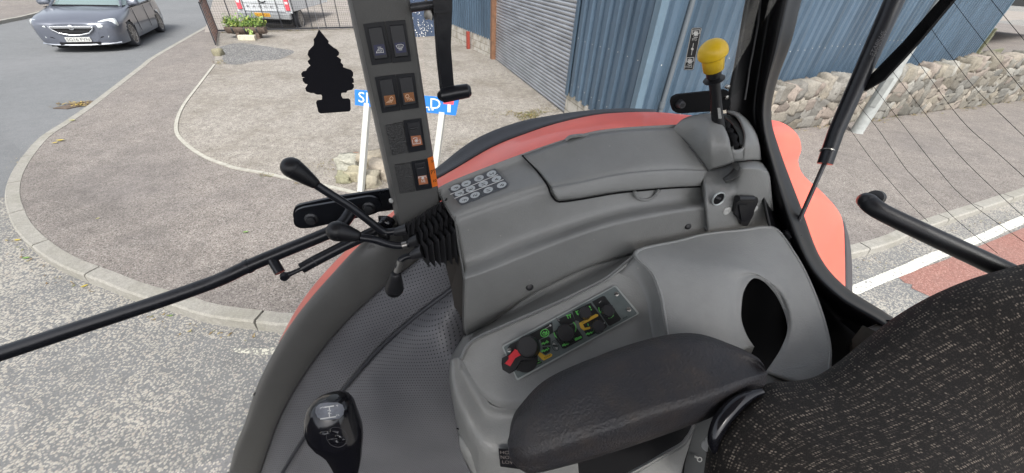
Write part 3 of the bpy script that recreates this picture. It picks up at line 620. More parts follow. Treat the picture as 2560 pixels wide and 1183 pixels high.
# corner and shutter-side flashings
mb = MB(); mb.box(c0 + UP * (SH / 2 + .25) + nS * 0.04 + nE * 0.04 + dS * .05, (.06, .065, SH / 2 - .25), (nS, dS, UP)); mb.build('corner_flashing', CLADL, shed, smooth=False, bevel=.008)
mb = MB(); mb.box(w0 + UP * (SH / 2 + .25) + nS * 0.05 - dS * .03, (.015, .05, SH / 2 - .25), (nS, dS, UP)); mb.build('side_flashing', CLAD, shed, smooth=False, bevel=.004)
fl_ = MB(); fl_.box(b0_ + UP * (SH / 2 + .35) + nS * 0.05 + dS * .38, (.02, .09, SH / 2 - .25), (nS, dS, UP)); fl_.build('side_flashing', CLADL, shed, smooth=False, bevel=.004)
mb = MB(); mb.box(b0_ + UP * (SH / 2) + nS * 0.06 + dS * .16, (.07, .09, SH / 2), (nS, dS, UP)); mb.build('door_post', BROWN, shed, smooth=False, bevel=.006)
mb = MB(); q = (G(1172, 122)); mb.box(Vector((q.x, q.y, .32)) + nL * .02, (.05, .05, .32), (nL, dL, UP)); mb.build('steel_stub', REDOX, shed, smooth=False)
# roller shutter slats
mb = MB(); Ls = (b0_ - w0).length; rows = []; z = 0.03
while z < SH:
    for f, h in ((0, 0), (.18, .018), (.5, .028), (.8, .018), (.93, 0), (.97, -.012)): rows.append([w0 + dS * x + nS * (h - 0.02) + UP * (z + f * 0.075) for x in (0.0, Ls + .06)])
    z += 0.075
mb.grid(rows); mb.build('roller_shutter', SHUT, shed, smooth=True, angle=60)
mb = MB(); mb.box(w0 + dS * (Ls / 2) + UP * .045 + nS * 0.02, (.03, Ls / 2, .045), (nS, dS, UP)); mb.build('shutter_rail', STEELD, shed, smooth=False)
mb = MB(); q = w0 + dE * 0 - dS * 2.3; mb.tube([q + dE * .42 + nE * .09 + UP * z for z in (.1, 1.0, 2.2, SH)], .035); mb.lathe(q + dE * .42 + nE * .09 + UP * .92, UP, [(0, .043), (.09, .043)]); mb.build('downpipe', mat('grey_pipe', (0.10, 0.115, 0.13), 0.4), shed)
# roof and hidden sides, so the shed is a closed building
back = -nS * 9
mb = MB(); Lt = 2.3 + Ls + LL + .3
rp_ = [c0, c0 + dE * 17.2, c0 + dE * 17.2 - nS * 2 + dS * 9, f0_ + dL * LL]
mb.prism([p + UP * SH for p in rp_], UP * 0.15); mb.build('roof', CLAD, shed, smooth=False)
mb = MB(); mb.box(c0 + dE * 17.15 + UP * (SH / 2) + nE * .03, (.06, .05, SH / 2), (dE, nE, UP)); mb.build('corner_flashing', CLADL, shed, smooth=False)
mb = MB(); mb.grid([[p + UP * z for p in (c0 + dE * 17.2, c0 + dE * 17.2 - nS * 2 + dS * 9)] for z in (0, SH)]); mb.build('end_wall', CLAD, shed, smooth=False)
# screws on the cladding
mb = MB(); rn = random.Random(8)
for z in (.75, 1.55, 2.4):
    for k in range(9): mb.lathe(c0 + dS * (.2 + k * .27) + nS * .051 + UP * (z + rn.uniform(-.02, .02)), nS, [(0, .009), (.006, .007)], 6)
    for k in range(40): mb.lathe(c0 + dE * (.2 + k * .27) + nE * .051 + UP * (z + rn.uniform(-.02, .02)), nE, [(0, .009), (.006, .007)], 6)
mb.build('fixing_screw', ZINC, shed, smooth=False)['kind'] = 'stuff'
# the dark wall closing the yard behind
q1, q2 = G(1130, 88), G(985, 96)
nvw = thing('side_wall', 'dark navy corrugated wall spattered with white paint at the back of the forecourt', 'wall', (q2.x, q2.y, 0))
dd = (q1 - q2); dd.z = 0; n_d = Vector((dd.y, -dd.x, 0)).normalized(); n_d = n_d if n_d.dot(CAM - q2) > 0 else -n_d
mb = MB(); a = q2 - UP * .1; mb.grid([[a + dd * k / 10 + n_d * (.02 if k % 2 else 0) + UP * z for k in range(11)] for z in (0, 3.0)]); mb.build('sheet', NAVYW, nvw, smooth=False, solid=.02)
mb = MB(); rn = random.Random(2)
for i in range(150): mb.lathe(a + dd * min(1, max(0, rn.gauss(.45, .17))) + n_d * .026 + UP * abs(rn.gauss(.45, .35)), n_d, [(0, r0 := rn.uniform(.006, .022)), (.003, r0 * .8)], 7)
mb.build('paint_spatter', WHITE, nvw, smooth=False)
# ------------------------------------------------------------------ rubble boundary wall
wall = thing('stone_wall', 'old rubble stone wall with upright coping stones along the pavement', 'wall', (WA.x, WA.y, .1))
rn = random.Random(11); mb = MB(); cop = MB()
def wtop(s): return 0.60 + 0.046 * max(0, s) + 0.03 * math.sin(s * 2.1)
tones = [(.31, .285, .24), (.27, .26, .235), (.35, .31, .26), (.24, .225, .195), (.36, .345, .31), (.29, .26, .21), (.34, .29, .25)]
s = -3.2
base = WA - UP * WA.z
core = MB(); core.grid([[base + dW * x + nW * off + UP * z for x in (-3.2, 15.5)] for off, z in ((-.02, .05), (-.02, .60 + .0))]); 
ss = [-3.2 + k * .5 for k in range(40)]
core = MB(); core.grid([[base + dW * x + nW * off + UP * (z * wtop(x) + .1) for x in ss] for off, z in ((-.03, 0), (-.03, 1.0), (-.40, 1.0), (-.42, -.1))]); core.build('mortar_core', MORTAR, wall, angle=180)
z = 0.0; row = 0
while z < 1.35:
    h = rn.uniform(.13, .24) if row else .2; x = -3.2 + rn.uniform(0, .2)
    while x < 15.3:
        w = rn.uniform(.18, .5)
        if z + h * .45 < wtop(x):
            _f = rn.uniform(.42, .85); mb.cur = tuple(c * _f for c in rn.choice(tones)); tl = rn.gauss(-.12, .28)
            a1 = (dW * math.cos(tl) + UP * math.sin(tl)); a2 = (UP * math.cos(tl) - dW * math.sin(tl))
            mb.rock(base + dW * (x + w / 2) + UP * (z + h / 2 + .1 + rn.uniform(-.02, .02)) - nW * .088, (w * .60, .095, h * .70), rn.random() * 999, (a1, nW, a2), sub=3, rnd_=.2, am=.24)
        x += w * .97
    z += h * .93; row += 1
mb.build('stonework', STONE, wall, angle=180)
x = -3.2
while x < 15.3:
    w = rn.uniform(.16, .32); h = rn.uniform(.13, .23); _f = rn.uniform(.6, .95); cop.cur = tuple(c * _f for c in rn.choice(tones)); tl = rn.gauss(.0, .2)
    a1 = (dW * math.cos(tl) + UP * math.sin(tl)); a2 = (UP * math.cos(tl) - dW * math.sin(tl))
    cop.rock(base + dW * (x + w / 2) + UP * (wtop(x) + h * .7 + .1) - nW * .19, (w * .56, .19, h * .85), rn.random() * 999, (a1, nW, a2), sub=3, rnd_=.3); x += w * .92
cop.build('coping', STONE, wall, angle=180)
# lamp column in front of the wall
lb = G(2141, 330); post = thing('lamp_column', 'pale grey tapering lamp column standing on the pavement against the stone wall', 'lamp column', tuple(lb))
mb = MB(); mb.lathe(lb - UP * .02, UP, [(0, .12), (.02, .118), (.03, .112), (1.2, .108), (1.25, .09), (1.29, .078), (6.5, .06)], 28); mb.build('column', GALV, post)
mb = MB(); dc = (CAM - lb); dc.z = 0; dc.normalize(); rr = Vector((-dc.y, dc.x, 0)); pc = lb + dc * .105; mb.box(pc + UP * .82, (.05, .012, .28), (rr, dc, UP)); mb.build('access_door', GALV, post, smooth=False, bevel=.004)
# timber retaining boards at the far end
tb = thing('timber_boards', 'mossy green stepped timber boards beyond the end of the blue shed', 'boards', (16.5, 13.4, 0))
q = c0 + dE * 17.6
for k in range(3):
    mb = MB(); mb.box(q + dE * (1.9 + .25 * k) - nE * .6 * k + UP * (.55 + .42 * k), (2.2, .04, .24), (dE, nE, UP)); mb.build('board', WOODG, tb, smooth=False, bevel=.01)
mb = MB(); mb.box(q + dE * .1 + UP * .8, (.07, .09, .8), (dE, nE, UP)); mb.build('post', WOODG, tb, smooth=False, bevel=.01)
mb = MB(); bk = q - nE * 1.6; mb.grid([[bk + dE * x - nE * y * 1.0 + UP * (1.5 + y * .02) for x in (-.5, 30)] for y in (0, 30)]); tag(mb.build('raised_ground', YARD, smooth=False), kind='structure')
# ------------------------------------------------------------------ street name sign
sign = thing('street_sign', 'low blue street name board with white lettering on two white posts in the forecourt', 'street sign', tuple(G(905, 475)))
bz = G(905, 475); Lp = G(922, 264, 1.08); 
def atz(x, y, z): return G(x, y, z)
Rp = atz(1108, 286, 1.08); sd_ = (Rp - Lp).normalized(); sn = sd_.cross(UP).normalized(); SP = Plane(Lp, sn)
bpx = [(888, 224), (1148, 247), (1140, 288), (889, 262)]
slab('board', bpx, SP, 0.0, 0.012, SIGNB, sign, bevel=.001)
mb = MB(); text_px(mb, 'SMITHFIELD', (896, 255.5), (1101, 273.5), (896, 229.5), SP, .0135)
mb.build('lettering', SIGNW, sign, smooth=False)
mb = MB(); slab('x', [(1119, 257), (1127, 257.6), (1126, 281), (1118.5, 280.4)], SP, .0132, .0137, SIGNW, sign, mb=mb)
mb.build('road_symbol', SIGNW, sign, smooth=False); mb = MB()
for x in (1070, 1079): slab('x', [(x, 272), (x + 5, 272.4), (x + 5, 276.4), (x, 276)], SP, .0132, .0137, SIGNW, sign, mb=mb)
mb.build('lower_lettering', SIGNW, sign, smooth=False)
slab('red_bar', [(1109, 250), (1135, 252), (1134, 262), (1108.5, 260)], SP, .0132, .0145, SIGNR, sign)
for (tx, ty), bpx_ in (((922, 264), (905, 478)), ((1108, 286), (1080, 500))):
    top = SP.pt(tx, ty, -.03); bot = G(*bpx_); mb = MB(); d = (top - bot); u_ = d.normalized(); a_ = sd_; b_ = u_.cross(a_).normalized()
    mb.box((top + UP * .12 + bot) / 2, (.036, .03, d.length / 2 + .06), (a_, b_, u_)); mb.build('post', POSTW, sign, smooth=False, bevel=.004)
# rubble left by the sign
for i, (x, y, r, c, nm) in enumerate([(875, 420, .15, (.33, .32, .27), 'large pale grey boulder left of the pink one beside the left sign post'), (897, 412, .12, (.42, .26, .19), 'pinkish boulder touching the left white sign post'), (932, 415, .17, (.32, .28, .22), 'big angular brown boulder behind the left sign post'),
        (893, 447, .12, (.31, .28, .20), 'low yellowish stone in front of the pink boulder'), (862, 452, .10, (.26, .25, .17), 'small mossy stone at the left end of the rubble heap'), (925, 460, .14, (.30, .27, .21), 'flat brown stone at the front of the heap near the black hinge plate'), (962, 440, .18, (.31, .27, .22), 'brown boulder half hidden by the switch pillar')]):
    p = G(x, y); mb = MB(); mb.cur = c; mb.rock(p + UP * r * .5, (r * 1.0, r * .8, r * .72), 40 + i, sub=4, rnd_=.22, am=.5); tag(mb.build('boulder', STONE, loc=tuple(p), angle=180), nm, 'stone', 'boulders heaped by the street sign')
# ------------------------------------------------------------------ fence with planter and truck
fence = thing('yard_fence', 'black iron railing with wire mesh closing the yard', 'fence', tuple(g0))
gz = UP * .1; base_f = g0.copy(); base_f.z = .14
mb = MB(); mb.box(base_f + dF * 4.2 + UP * .03, (4.2, .02, .025), (dF, nF, UP)); mb.box(base_f + dF * 4.2 + UP * 1.5, (4.2, .02, .025), (dF, nF, UP)); mb.build('rail', IRON, fence, smooth=False)
for i in range(17):
    p = base_f + dF * (.02 + i * .515); mb = MB(); mb.tube([p, p + UP * 1.52], .016, 8); mb.build('bar', IRON, fence)
mb = MB()
for i in range(115): p = base_f + dF * (i * .073) - nF * .02; mb.box(p + UP * .75, (.0022, .0022, .75), (dF, nF, UP))
for i in range(21): mb.box(base_f + dF * 4.2 - nF * .02 + UP * (.03 + i * .073), (4.2, .0022, .0022), (dF, nF, UP))
mb.build('wire_mesh', IRON, fence, smooth=False)
ga = G(541, 116); ga.z = .1; hinge = g0.copy(); lf = thing('gate_leaf', 'rusty iron gate leaf swung open towards the road', 'gate', tuple(ga))
dg_ = (hinge - ga); dg_.z = 0; Lg = dg_.length; dg_.normalize(); ng = Vector((-dg_.y, dg_.x, 0))
for k in range(6):
    p = ga + dg_ * (Lg * k / 5) + UP * .05; mb = MB(); mb.box(p + UP * .55, (.022, .016, .56), (dg_, ng, UP)); mb.build('bar', RUSTY if k else IRON, lf, smooth=False)
mb = MB()
for z in (.07, 1.12): mb.box(ga + dg_ * Lg / 2 + UP * z, (Lg / 2, .016, .022), (dg_, ng, UP))
mb.build('rail', RUSTY, lf, smooth=False)
stump = MB(); stump.cur = (.25, .23, .16); p = G(548, 138); stump.rock(p + UP * .06, (.13, .13, .12), 77, sub=3); tag(stump.build('gatepost_stub', STONE, loc=tuple(p), angle=180), 'broken mossy stone stub at the foot of the open gate leaf', 'stone')
# planter: half barrel log with plants
pa, pb = G(580, 98), G(655, 98); pa.z = pb.z = 0; pm = (pa + pb) / 2; dp = (G(663, 96) - G(566, 95)); dp.z = 0; Lp_ = dp.length * .5; dp.normalize(); np_ = Vector((-dp.y, dp.x, 0))
pl_ = thing('log_planter', 'half barrel wooden planter full of leafy green plants by the railing', 'planter', (pm.x, pm.y, .1))
c = pm + np_ * .25; c.z = .44; mb = MB(); rows = []
for i in range(15):
    x = -1 + 2 * i / 14; r = .235 * (1 - .12 * x * x); rows.append([c + dp * x * Lp_ + (np_ * math.cos(a) + UP * math.sin(a)) * r for a in [math.pi * (1 + k / 14) for k in range(15)]] + [c + dp * x * Lp_ + np_ * (r - .02), c + dp * x * Lp_ - np_ * (r - .02)])
b0 = len(mb.v); mb.grid(rows, closeu=True); n17 = len(rows[0]); mb.f.append([b0 + k for k in range(n17)]); mb.f.append([b0 + 14 * n17 + k for k in reversed(range(n17))]); mb.build('barrel', BARK, pl_, smooth=False)
for x in (-.62, .0, .62):
    mb = MB(); r = .243 * (1 - .12 * x * x); rows = [[c + dp * (x * Lp_ + q) + (np_ * math.cos(a) + UP * math.sin(a)) * r for a in [math.pi * (1 + k / 14) for k in range(15)]] for q in (-.025, .025)]
    mb.grid(rows); mb.build('hoop', STEELD, pl_, solid=.004)
for x in (-.45, .55):
    mb = MB(); mb.box(c + dp * x * Lp_ - UP * .25, (.05, .17, .09), (dp, np_, UP)); mb.build('foot', BARK, pl_, smooth=False)
mb = MB(); rn = random.Random(21)
for i in range(900):
    q = c + dp * rn.uniform(-.98, .98) * Lp_ + np_ * rn.uniform(-.22, .22) + UP * abs(rn.gauss(0, .12)); mb.cur = rn.choice([(.13, .22, .05), (.22, .33, .08), (.30, .40, .13), (.07, .13, .04), (.34, .38, .10), (.18, .28, .09)])
    d = Vector((rn.gauss(0, .5), rn.gauss(0, .5), rn.uniform(.2, 1.2))).normalized(); n_ = d.cross(Vector((rn.random(), rn.random(), .1))).normalized(); l, w = rn.uniform(.06, .17), rn.uniform(.015, .035)
    mb.add([q, q + d * l * .5 + n_ * w, q + d * l + Vector((0, 0, -.02)), q + d * l * .5 - n_ * w, q + d * l * .5 + UP * -.008], [(0, 1, 4), (1, 2, 4), (2, 3, 4), (3, 0, 4)])
for i in range(26):
    q = c + dp * (.28 * Lp_ + rn.gauss(0, .03)) - np_ * .24 - UP * rn.uniform(0, .3); mb.cur = (.28, .40, .11); l = rn.uniform(.07, .12); d = Vector((rn.gauss(0, .3), rn.gauss(0, .3), -1)).normalized(); n_ = dp
    mb.add([q, q + d * l * .5 + n_ * .02, q + d * l, q + d * l * .5 - n_ * .02], [(0, 1, 2), (0, 2, 3)])
mb.build('plants', LEAFM, pl_, smooth=False)
p = G(620, 101); mb = MB(); mb.cur = (.52, .48, .38); mb.box(p + UP * .075, (.25, .10, .075), (dp, np_, UP)); o = mb.build('stone_block', STONE, smooth=False, bevel=.015, loc=tuple(p)); tag(o, 'pale squared stone block lying in front of the half barrel planter', 'stone')
#
def wheel(parent, c, ax, r=.335, w=.22, spokes=10):
    """c: centre of outer face; ax: unit vector pointing outwards"""
    t = MB(); t.lathe(c - ax * w, ax, [(0, r * .70), (.0, r * .93), (.02, r), (w - .03, r), (w - .005, r * .95), (w, r * .80), (w - .012, r * .74), (w - .06, r * .72)], 32); ty = t.build('wheel', TYRE, parent)
    q = MB(); a = ax.orthogonal().normalized(); b = ax.cross(a)
    q.lathe(c - ax * .02, ax, [(-.02, r * .75), (.008, r * .75), (.006, r * .68), (-.02, r * .66)], 32); q.lathe(c - ax * .02, ax, [(-.03, r * .14), (0, r * .14), (.004, r * .08)], 16)
    for k in range(spokes):
        an = 2 * math.pi * k / spokes; d = a * math.cos(an) + b * math.sin(an); e = -a * math.sin(an) + b * math.cos(an); q.box(c - ax * .028 + d * r * .4, (r * .3, r * .045, .012), (d, e, ax))
    q.build('rim', RIM, ty, smooth=False)
    q = MB(); q.lathe(c - ax * .1, ax, [(0, r * .68), (.005, r * .68)], 24); q.build('brake_disc', BLACKM, ty)
# saloon car coming down the side road
f1, f2 = G(334, 115, 0), G(396, 81, 0); hd = (f1 - f2); hd.z = 0; hd.normalize(); lt = Vector((-hd.y, hd.x, 0))   # lt: car's left = our right
car = thing('saloon_car', 'blue grey saloon car with a chrome barred grille driving down the side road', 'car', ((f1 - lt * .9).x, (f1 - lt * .9).y, 0))
cc = f1 - lt * .76; cc.z = 0
def K(x, y, z): return cc + hd * x + lt * y + UP * z
# body: stations from the front bumper to the tail; half-section of (y, z)
st_ = [(.98, [(.30, .24), (.42, .34), (.46, .50), (.44, .62), (.38, .69), (0, .71)]), (.92, [(.60, .20), (.70, .34), (.73, .52), (.70, .66), (.60, .735), (0, .76)]), (.78, [(.80, .19), (.84, .34), (.855, .54), (.83, .70), (.68, .79), (0, .83)]),
       (.45, [(.89, .2), (.91, .36), (.925, .56), (.90, .76), (.74, .86), (0, .91)]), (0, [(.90, .2), (.925, .36), (.935, .60), (.915, .82), (.76, .915), (0, .96)]), (-.5, [(.89, .2), (.92, .36), (.93, .62), (.91, .88), (.80, .965), (0, 1.0)]),
       (-.95, [(.88, .19), (.915, .36), (.925, .64), (.905, .92), (.84, 1.0), (0, 1.03)]), (-1.8, [(.88, .19), (.915, .36), (.925, .66), (.90, .94), (.86, 1.0), (0, 1.0)]), (-2.7, [(.89, .2), (.925, .36), (.935, .68), (.905, .97), (.86, 1.03), (0, 1.03)]),
       (-3.3, [(.86, .24), (.90, .38), (.90, .70), (.86, .97), (.78, 1.06), (0, 1.08)]), (-3.8, [(.70, .3), (.76, .42), (.76, .72), (.72, .93), (.62, 1.0), (0, 1.02)])]
def crs(lst, n):
    out = []
    for x, sec in lst:
        pts = [Vector((0, y, z)) for y, z in sec]; out.append([Vector((x, p.y, p.z)) for p in cr_param(pts, n)])
    return out
sec = crs(st_, 16); cols = [[s[j] for s in sec] for j in range(16)]; cols = [cr_param(c_, 61) for c_ in cols]
mb = MB()
rows = []
for i in range(61):
    half = [cols[j][i] for j in range(16)]
    full = [K(p.x, p.y, p.z) for p in half] + [K(p.x, -p.y, p.z) for p in reversed(half[:-1])]; rows.append(full)
def inarch(p):
    x = (p - cc).dot(hd); z = p.z; return any((x - a) ** 2 + (z - .33) ** 2 < .375 ** 2 for a in (0, -2.74))
mb.grid(rows)
keep = []
for f in mb.f:
    ctr = sum((mb.v[i] for i in f), Vector()) / len(f)
    if not (inarch(ctr) and abs((ctr - cc).dot(lt)) > .75): keep.append(f)
mb.f = keep; n31 = len(rows[0]); mb.f.append(list(range(n31))); mb.build('body', CARP, car, angle=40)
mb = MB(); mb.prism([K(.8, -.7, .15), K(.8, .7, .15), K(-3.5, .7, .15), K(-3.5, -.7, .15)], UP * .5); mb.build('underbody', BLACKM, car, smooth=False)
gh = [(-.55, .72, .995, .0), (-1.35, .60, 1.43, 0), (-1.9, .585, 1.475, 0), (-2.7, .57, 1.43, 0), (-3.35, .60, 1.10, 0)]
mb = MB(); rows = []
for x, w, z, _ in gh:
    rows.append([K(x - (.25 if 0 else 0), .86 if x < -.9 else .80, 1.0), K(x, w + .03, z - .07 if z > 1.2 else z - .01), K(x, w - .08, z), K(x, 0, z + .02), K(x, -w + .08, z), K(x, -w - .03, z - .07 if z > 1.2 else z - .01), K(x, -.86 if x < -.9 else -.80, 1.0)])
mb.grid(rows); mb.build('glasshouse', CARG, car, angle=30)
mb = MB(); rows = [[p + UP * .008 for p in r[1:6]] for r in rows[1:4]]; mb.grid(rows); mb.build('roof', CARP, car, angle=60, solid=.01)
for s in (1, -1):
    mb = MB(); mb.tube([K(-.50, s * .78, .99), K(-.95, s * .71, 1.22), K(-1.36, s * .62, 1.41)], .028, 8); mb.build('windscreen_pillar', CARP, car)
    mb = MB(); mb.rock(K(-.82, s * 1.0, 1.06), (.07, .14, .085), 5, (hd, lt, UP), sub=3); m_ = mb.build('door_mirror', CARP, car, angle=180)
    mb = MB(); mb.tube([K(-.80, s * .88, 1.0), K(-.82, s * .95, 1.02)], .03, 8); mb.build('mirror_foot', BLACK, m_)
    # headlamp: wrapped almond
    mb = MB(); rows = []
    for k in range(7):
        t_ = k / 6; x = .925 - .30 * t_ ** 1.4; y = .50 + .365 * t_; h = .05 + .05 * math.sin(math.pi * min(1, t_ * .8)); z = .655 + .055 * t_
        rows.append([K(x + .04, s * (y + .02), z - h * .9), K(x + .05, s * (y + .03), z - h * .2), K(x + .03, s * (y + .025), z + h * .5), K(x - .01, s * (y + .0), z + h)])
    mb.grid(rows); mb.build('headlamp', LAMPG, car, angle=180, solid=.02)
    # lower light trim
    mb = MB(); mb.tube([K(.93, s * .48, .30), K(.90, s * .62, .31), K(.80, s * .80, .36), K(.74, s * .86, .46)], [.012, .018, .02, .01], 8); mb.build('bumper_trim', CHROME, car)
    mb = MB(); mb.prism([K(.955, s * .42, .33), K(.90, s * .70, .37), K(.90, s * .70, .44), K(.955, s * .50, .40)], hd * .02); f_ = mb.build('fog_lamp_recess', BLACKM, car, smooth=False)
    mb = MB(); mb.lathe(K(.925, s * .62, .40), hd, [(0, .035), (.02, .03)], 12); mb.build('fog_lamp', LAMPG, f_)
    for xx in (0, -2.74): wheel(car, K(xx, s * .925, .335), lt * s)
    mb = MB()
    for x in (-.72, -1.75, -2.55): mb.box(K(x, s * .932, .62), (.004, .004, .30), (hd, lt, UP))
    mb.box(K(-1.6, s * .935, .95), (1.1, .006, .008), (hd, lt, UP)); mb.build('door_gap', BLACKM, car, smooth=False)
g_ = MB(); g_.prism([K(1.0, -.40, .62), K(1.0, .40, .62), K(1.0, .36, .53), K(1.0, .22, .475), K(1.0, 0, .46), K(1.0, -.22, .475), K(1.0, -.36, .53)], hd * .012); gr_ = g_.build('grille', BLACKM, car, smooth=False)
mb = MB()
for z in (.50, .535, .57): mb.box(K(1.015, 0, z), (.003, .36 - (.57 - z) * 1.6, .005), (hd, lt, UP))
mb.build('grille_slat', STEELD, gr_, smooth=False)
mb = MB(); mb.tube([K(1.012, y, z) for y, z in ((-.45, .66), (-.41, .58), (-.30, .495), (-.12, .455), (0, .448), (.12, .455), (.30, .495), (.41, .58), (.45, .66))], .017, 8); mb.box(K(1.018, 0, .635), (.012, .42, .026), (hd, lt, UP)); mb.build('chrome_bar', CHROME, car, smooth=False, bevel=.004)
mb = MB(); mb.lathe(K(1.02, 0, .63), hd, [(0, .062), (.016, .06), (.02, .05)], 24); bd = mb.build('badge', CHROME, car)
mb = MB(); 
for a_ in ((-.03, .015, .03, .02), (-.02, -.03, .02, .028)): mb.tube([K(1.042, a_[0], .63 + a_[1]), K(1.042, 0, .63), K(1.042, a_[2], .63 - a_[3])], .005, 6)
mb.build('emblem', STEELD, bd)
mb = MB(); mb.box(K(1.0, 0, .34), (.012, .26, .056), (hd, lt, UP)); npl = mb.build('number_plate', mat('plate_white', (.5, .5, .48), .5), car, smooth=False, bevel=.005)
mb = MB(); text_w(mb, 'SG16 FYN', K(1.014, -.235, .305), lt * .47, UP * .07); mb.build('plate_characters', INK, npl, smooth=False)
mb = MB(); mb.box(K(.985, 0, .245), (.02, .42, .03), (hd, lt, UP)); mb.build('lower_intake', BLACKM, car, smooth=False)
mb = MB(); mb.tube([K(.80, -.82, .235), K(.95, -.55, .215), K(1.01, -.2, .21), K(1.01, .2, .21), K(.95, .55, .215), K(.80, .82, .235)], .022, 8); mb.build('chin_spoiler', CHROME, car)
mb = MB(); mb.tube([K(-.50, -.72, 1.0), K(-.47, 0, 1.005), K(-.50, .72, 1.0)], .016, 8); mb.build('wiper_cowl', BLACKM, car)
# white pickup behind the railing
e1_, e2_ = G(597, 40, .62), G(742, 40, .62); q = G(668, 43, .50); tw = dF * .55 + Vector((1, 0, 0)) * .45; tw = Vector((.985, .17, 0)); tn = Vector((tw.y, -tw.x, 0))
tr = thing('pickup_truck', 'white pickup truck parked tail first behind the black railing', 'pickup truck', (q.x, q.y, .1))
oP = Vector((q.x, q.y, .0))
def Q(x, y, z): return oP + tw * x + tn * y + UP * z
mb = MB(); mb.prism([Q(-.93, 0, .68), Q(.93, 0, .68), Q(.90, 0, 1.18), Q(.90, 0, 1.22), Q(-.90, 0, 1.22)], -tn * 5.0); mb.build('body', TRUCKW, tr, smooth=False, bevel=.03)
mb = MB(); mb.prism([Q(-.72, .012, .71), Q(.72, .012, .71), Q(.72, .012, 1.20), Q(-.72, .012, 1.20)], tn * .03); tg = mb.build('tailgate', TRUCKW, tr, smooth=False, bevel=.012)
mb = MB(); 
for i, ch in enumerate('RANGER'): text_w(mb, ch, Q(-.58 + i * .205, .046, .80), tw * .10, UP * .075)
mb.build('tailgate_letters', STEELD, tg, smooth=False)
mb = MB(); mb.tube([Q(-.13, .05, 1.03), Q(-.06, .055, .995), (Q(0, .055, .985)), Q(.06, .055, .995), Q(.13, .05, 1.03)], .018, 8); mb.build('tailgate_handle', BLACKG, tg)
mb = MB(); mb.box(Q(0, .022, .945), (.72, .028, .006), (tw, tn, UP)); mb.build('tailgate_crease', STEELD, tg, smooth=False)
for s in (1, -1):
    mb = MB(); mb.box(Q(s * .84, .02, .98), (.075, .04, .24), (tw, tn, UP)); l_ = mb.build('tail_lamp', SIGNR, tr, smooth=False, bevel=.012)
    mb = MB(); mb.box(Q(s * .84, .045, .99), (.055, .02, .045), (tw, tn, UP)); mb.build('lamp_lens', SIGNW, l_, smooth=False, bevel=.008)
    wheel(tr, Q(s * .9, -.95, .37), tw * s, r=.38, w=.25)
mb = MB(); mb.box(Q(0, .12, .56), (.92, .10, .10), (tw, tn, UP)); bp_ = mb.build('bumper', mat('bumper_grey', (.28, .29, .30), .5), tr, smooth=False, bevel=.03)
mb = MB(); mb.box(Q(-.05, .225, .60), (.27, .008, .06), (tw, tn, UP)); yp = mb.build('number_plate', PLY, tr, smooth=False, bevel=.004)
mb = MB(); text_w(mb, 'SV16 KGO', Q(-.29, .236, .565), tw * .48, UP * .07); mb.build('plate_characters', INK, yp, smooth=False)
mb = MB(); mb.box(Q(0, -.05, .40), (.80, .12, .10), (tw, tn, UP)); mb.build('underbody', BLACKM, tr, smooth=False)
# ------------------------------------------------------------------ the tractor the picture is taken from
TR = thing('tractor', 'red tractor with grey cab interior, side console, levers and woven seat', 'tractor', (0, 0, 0))
def D(pts, d): 
    n = len(pts); return [VD(x, y, (d if not isinstance(d, (list, tuple)) else d[min(len(d) - 1, i)] if len(d) == n else d[0] + (d[-1] - d[0]) * i / (n - 1))) for i, (x, y) in enumerate(pts)]
def TT(pts, d):
    n = len(pts); return [T(x, y, (d if not isinstance(d, (list, tuple)) else d[i] if len(d) == n else d[0] + (d[-1] - d[0]) * i / (n - 1))) for i, (x, y) in enumerate(pts)]
# --- rear mudguard
OUT = [(612, 1230), (655, 990), (702, 850), (760, 745), (850, 640), (960, 545), (1060, 468), (1140, 420), (1233, 366), (1321, 331), (1392, 308), (1481, 288), (1560, 281), (1640, 281), (1720, 289), (1800, 300), (1880, 300), (1940, 304), (1975, 320), (1998, 345), (2004, 375), (1996, 405), (2010, 440), (2055, 480), (2095, 525), (2110, 565), (2113, 640), (2114, 720), (2116, 830)]
dO = [.95] * 16 + [.95, .94, .93, .92, .91, .91, .90, .90, .90, .90, .90, .90, .90]
o_ = [VD(x, y, d) for (x, y), d in zip(OUT, dO)]
inp = {12: (1720, 388), 13: (1785, 378), 14: (1835, 368), 15: (1865, 360), 16: (1882, 354), 17: (1892, 350), 18: (1896, 358), 19: (1900, 380), 20: (1905, 410), 21: (1910, 440), 22: (1925, 480), 23: (1945, 530), 24: (1965, 580), 25: (1990, 640), 26: (2020, 700), 27: (2060, 770), 28: (2080, 860)}
i_ = []
for k, p in enumerate(o_):
    q = p.copy(); dl = (p - CAM).dot(LAT); tgt = .615 if k < 17 else .50; q = p - LAT * (dl - tgt) + UP * .015 if k < 12 else VD(*inp[k], min(.70, .62 + .008 * (k - 12))); i_.append(q)
m_ = [a.lerp(b, .5) + (UP * .022 if k < 15 else UP * .01) for k, (a, b) in enumerate(zip(o_, i_))]
e_ = [a.lerp(b, .08) + UP * .006 for a, b in zip(o_, i_)]
loft('mudguard', [[p - UP * .05 + LAT * .006 for p in o_], [p - UP * .008 + LAT * .002 for p in o_], e_, m_, i_], RED, TR, n=110, across=4, solid=.004, match=True, angle=60)
X1 = [(1098, 444), (1140, 421), (1233, 367), (1321, 332), (1392, 309), (1481, 289), (1560, 283), (1640, 284)]
X2 = [(1078, 436), (1105, 415), (1185, 355), (1286, 313), (1392, 293), (1470, 284), (1560, 279), (1640, 282)]
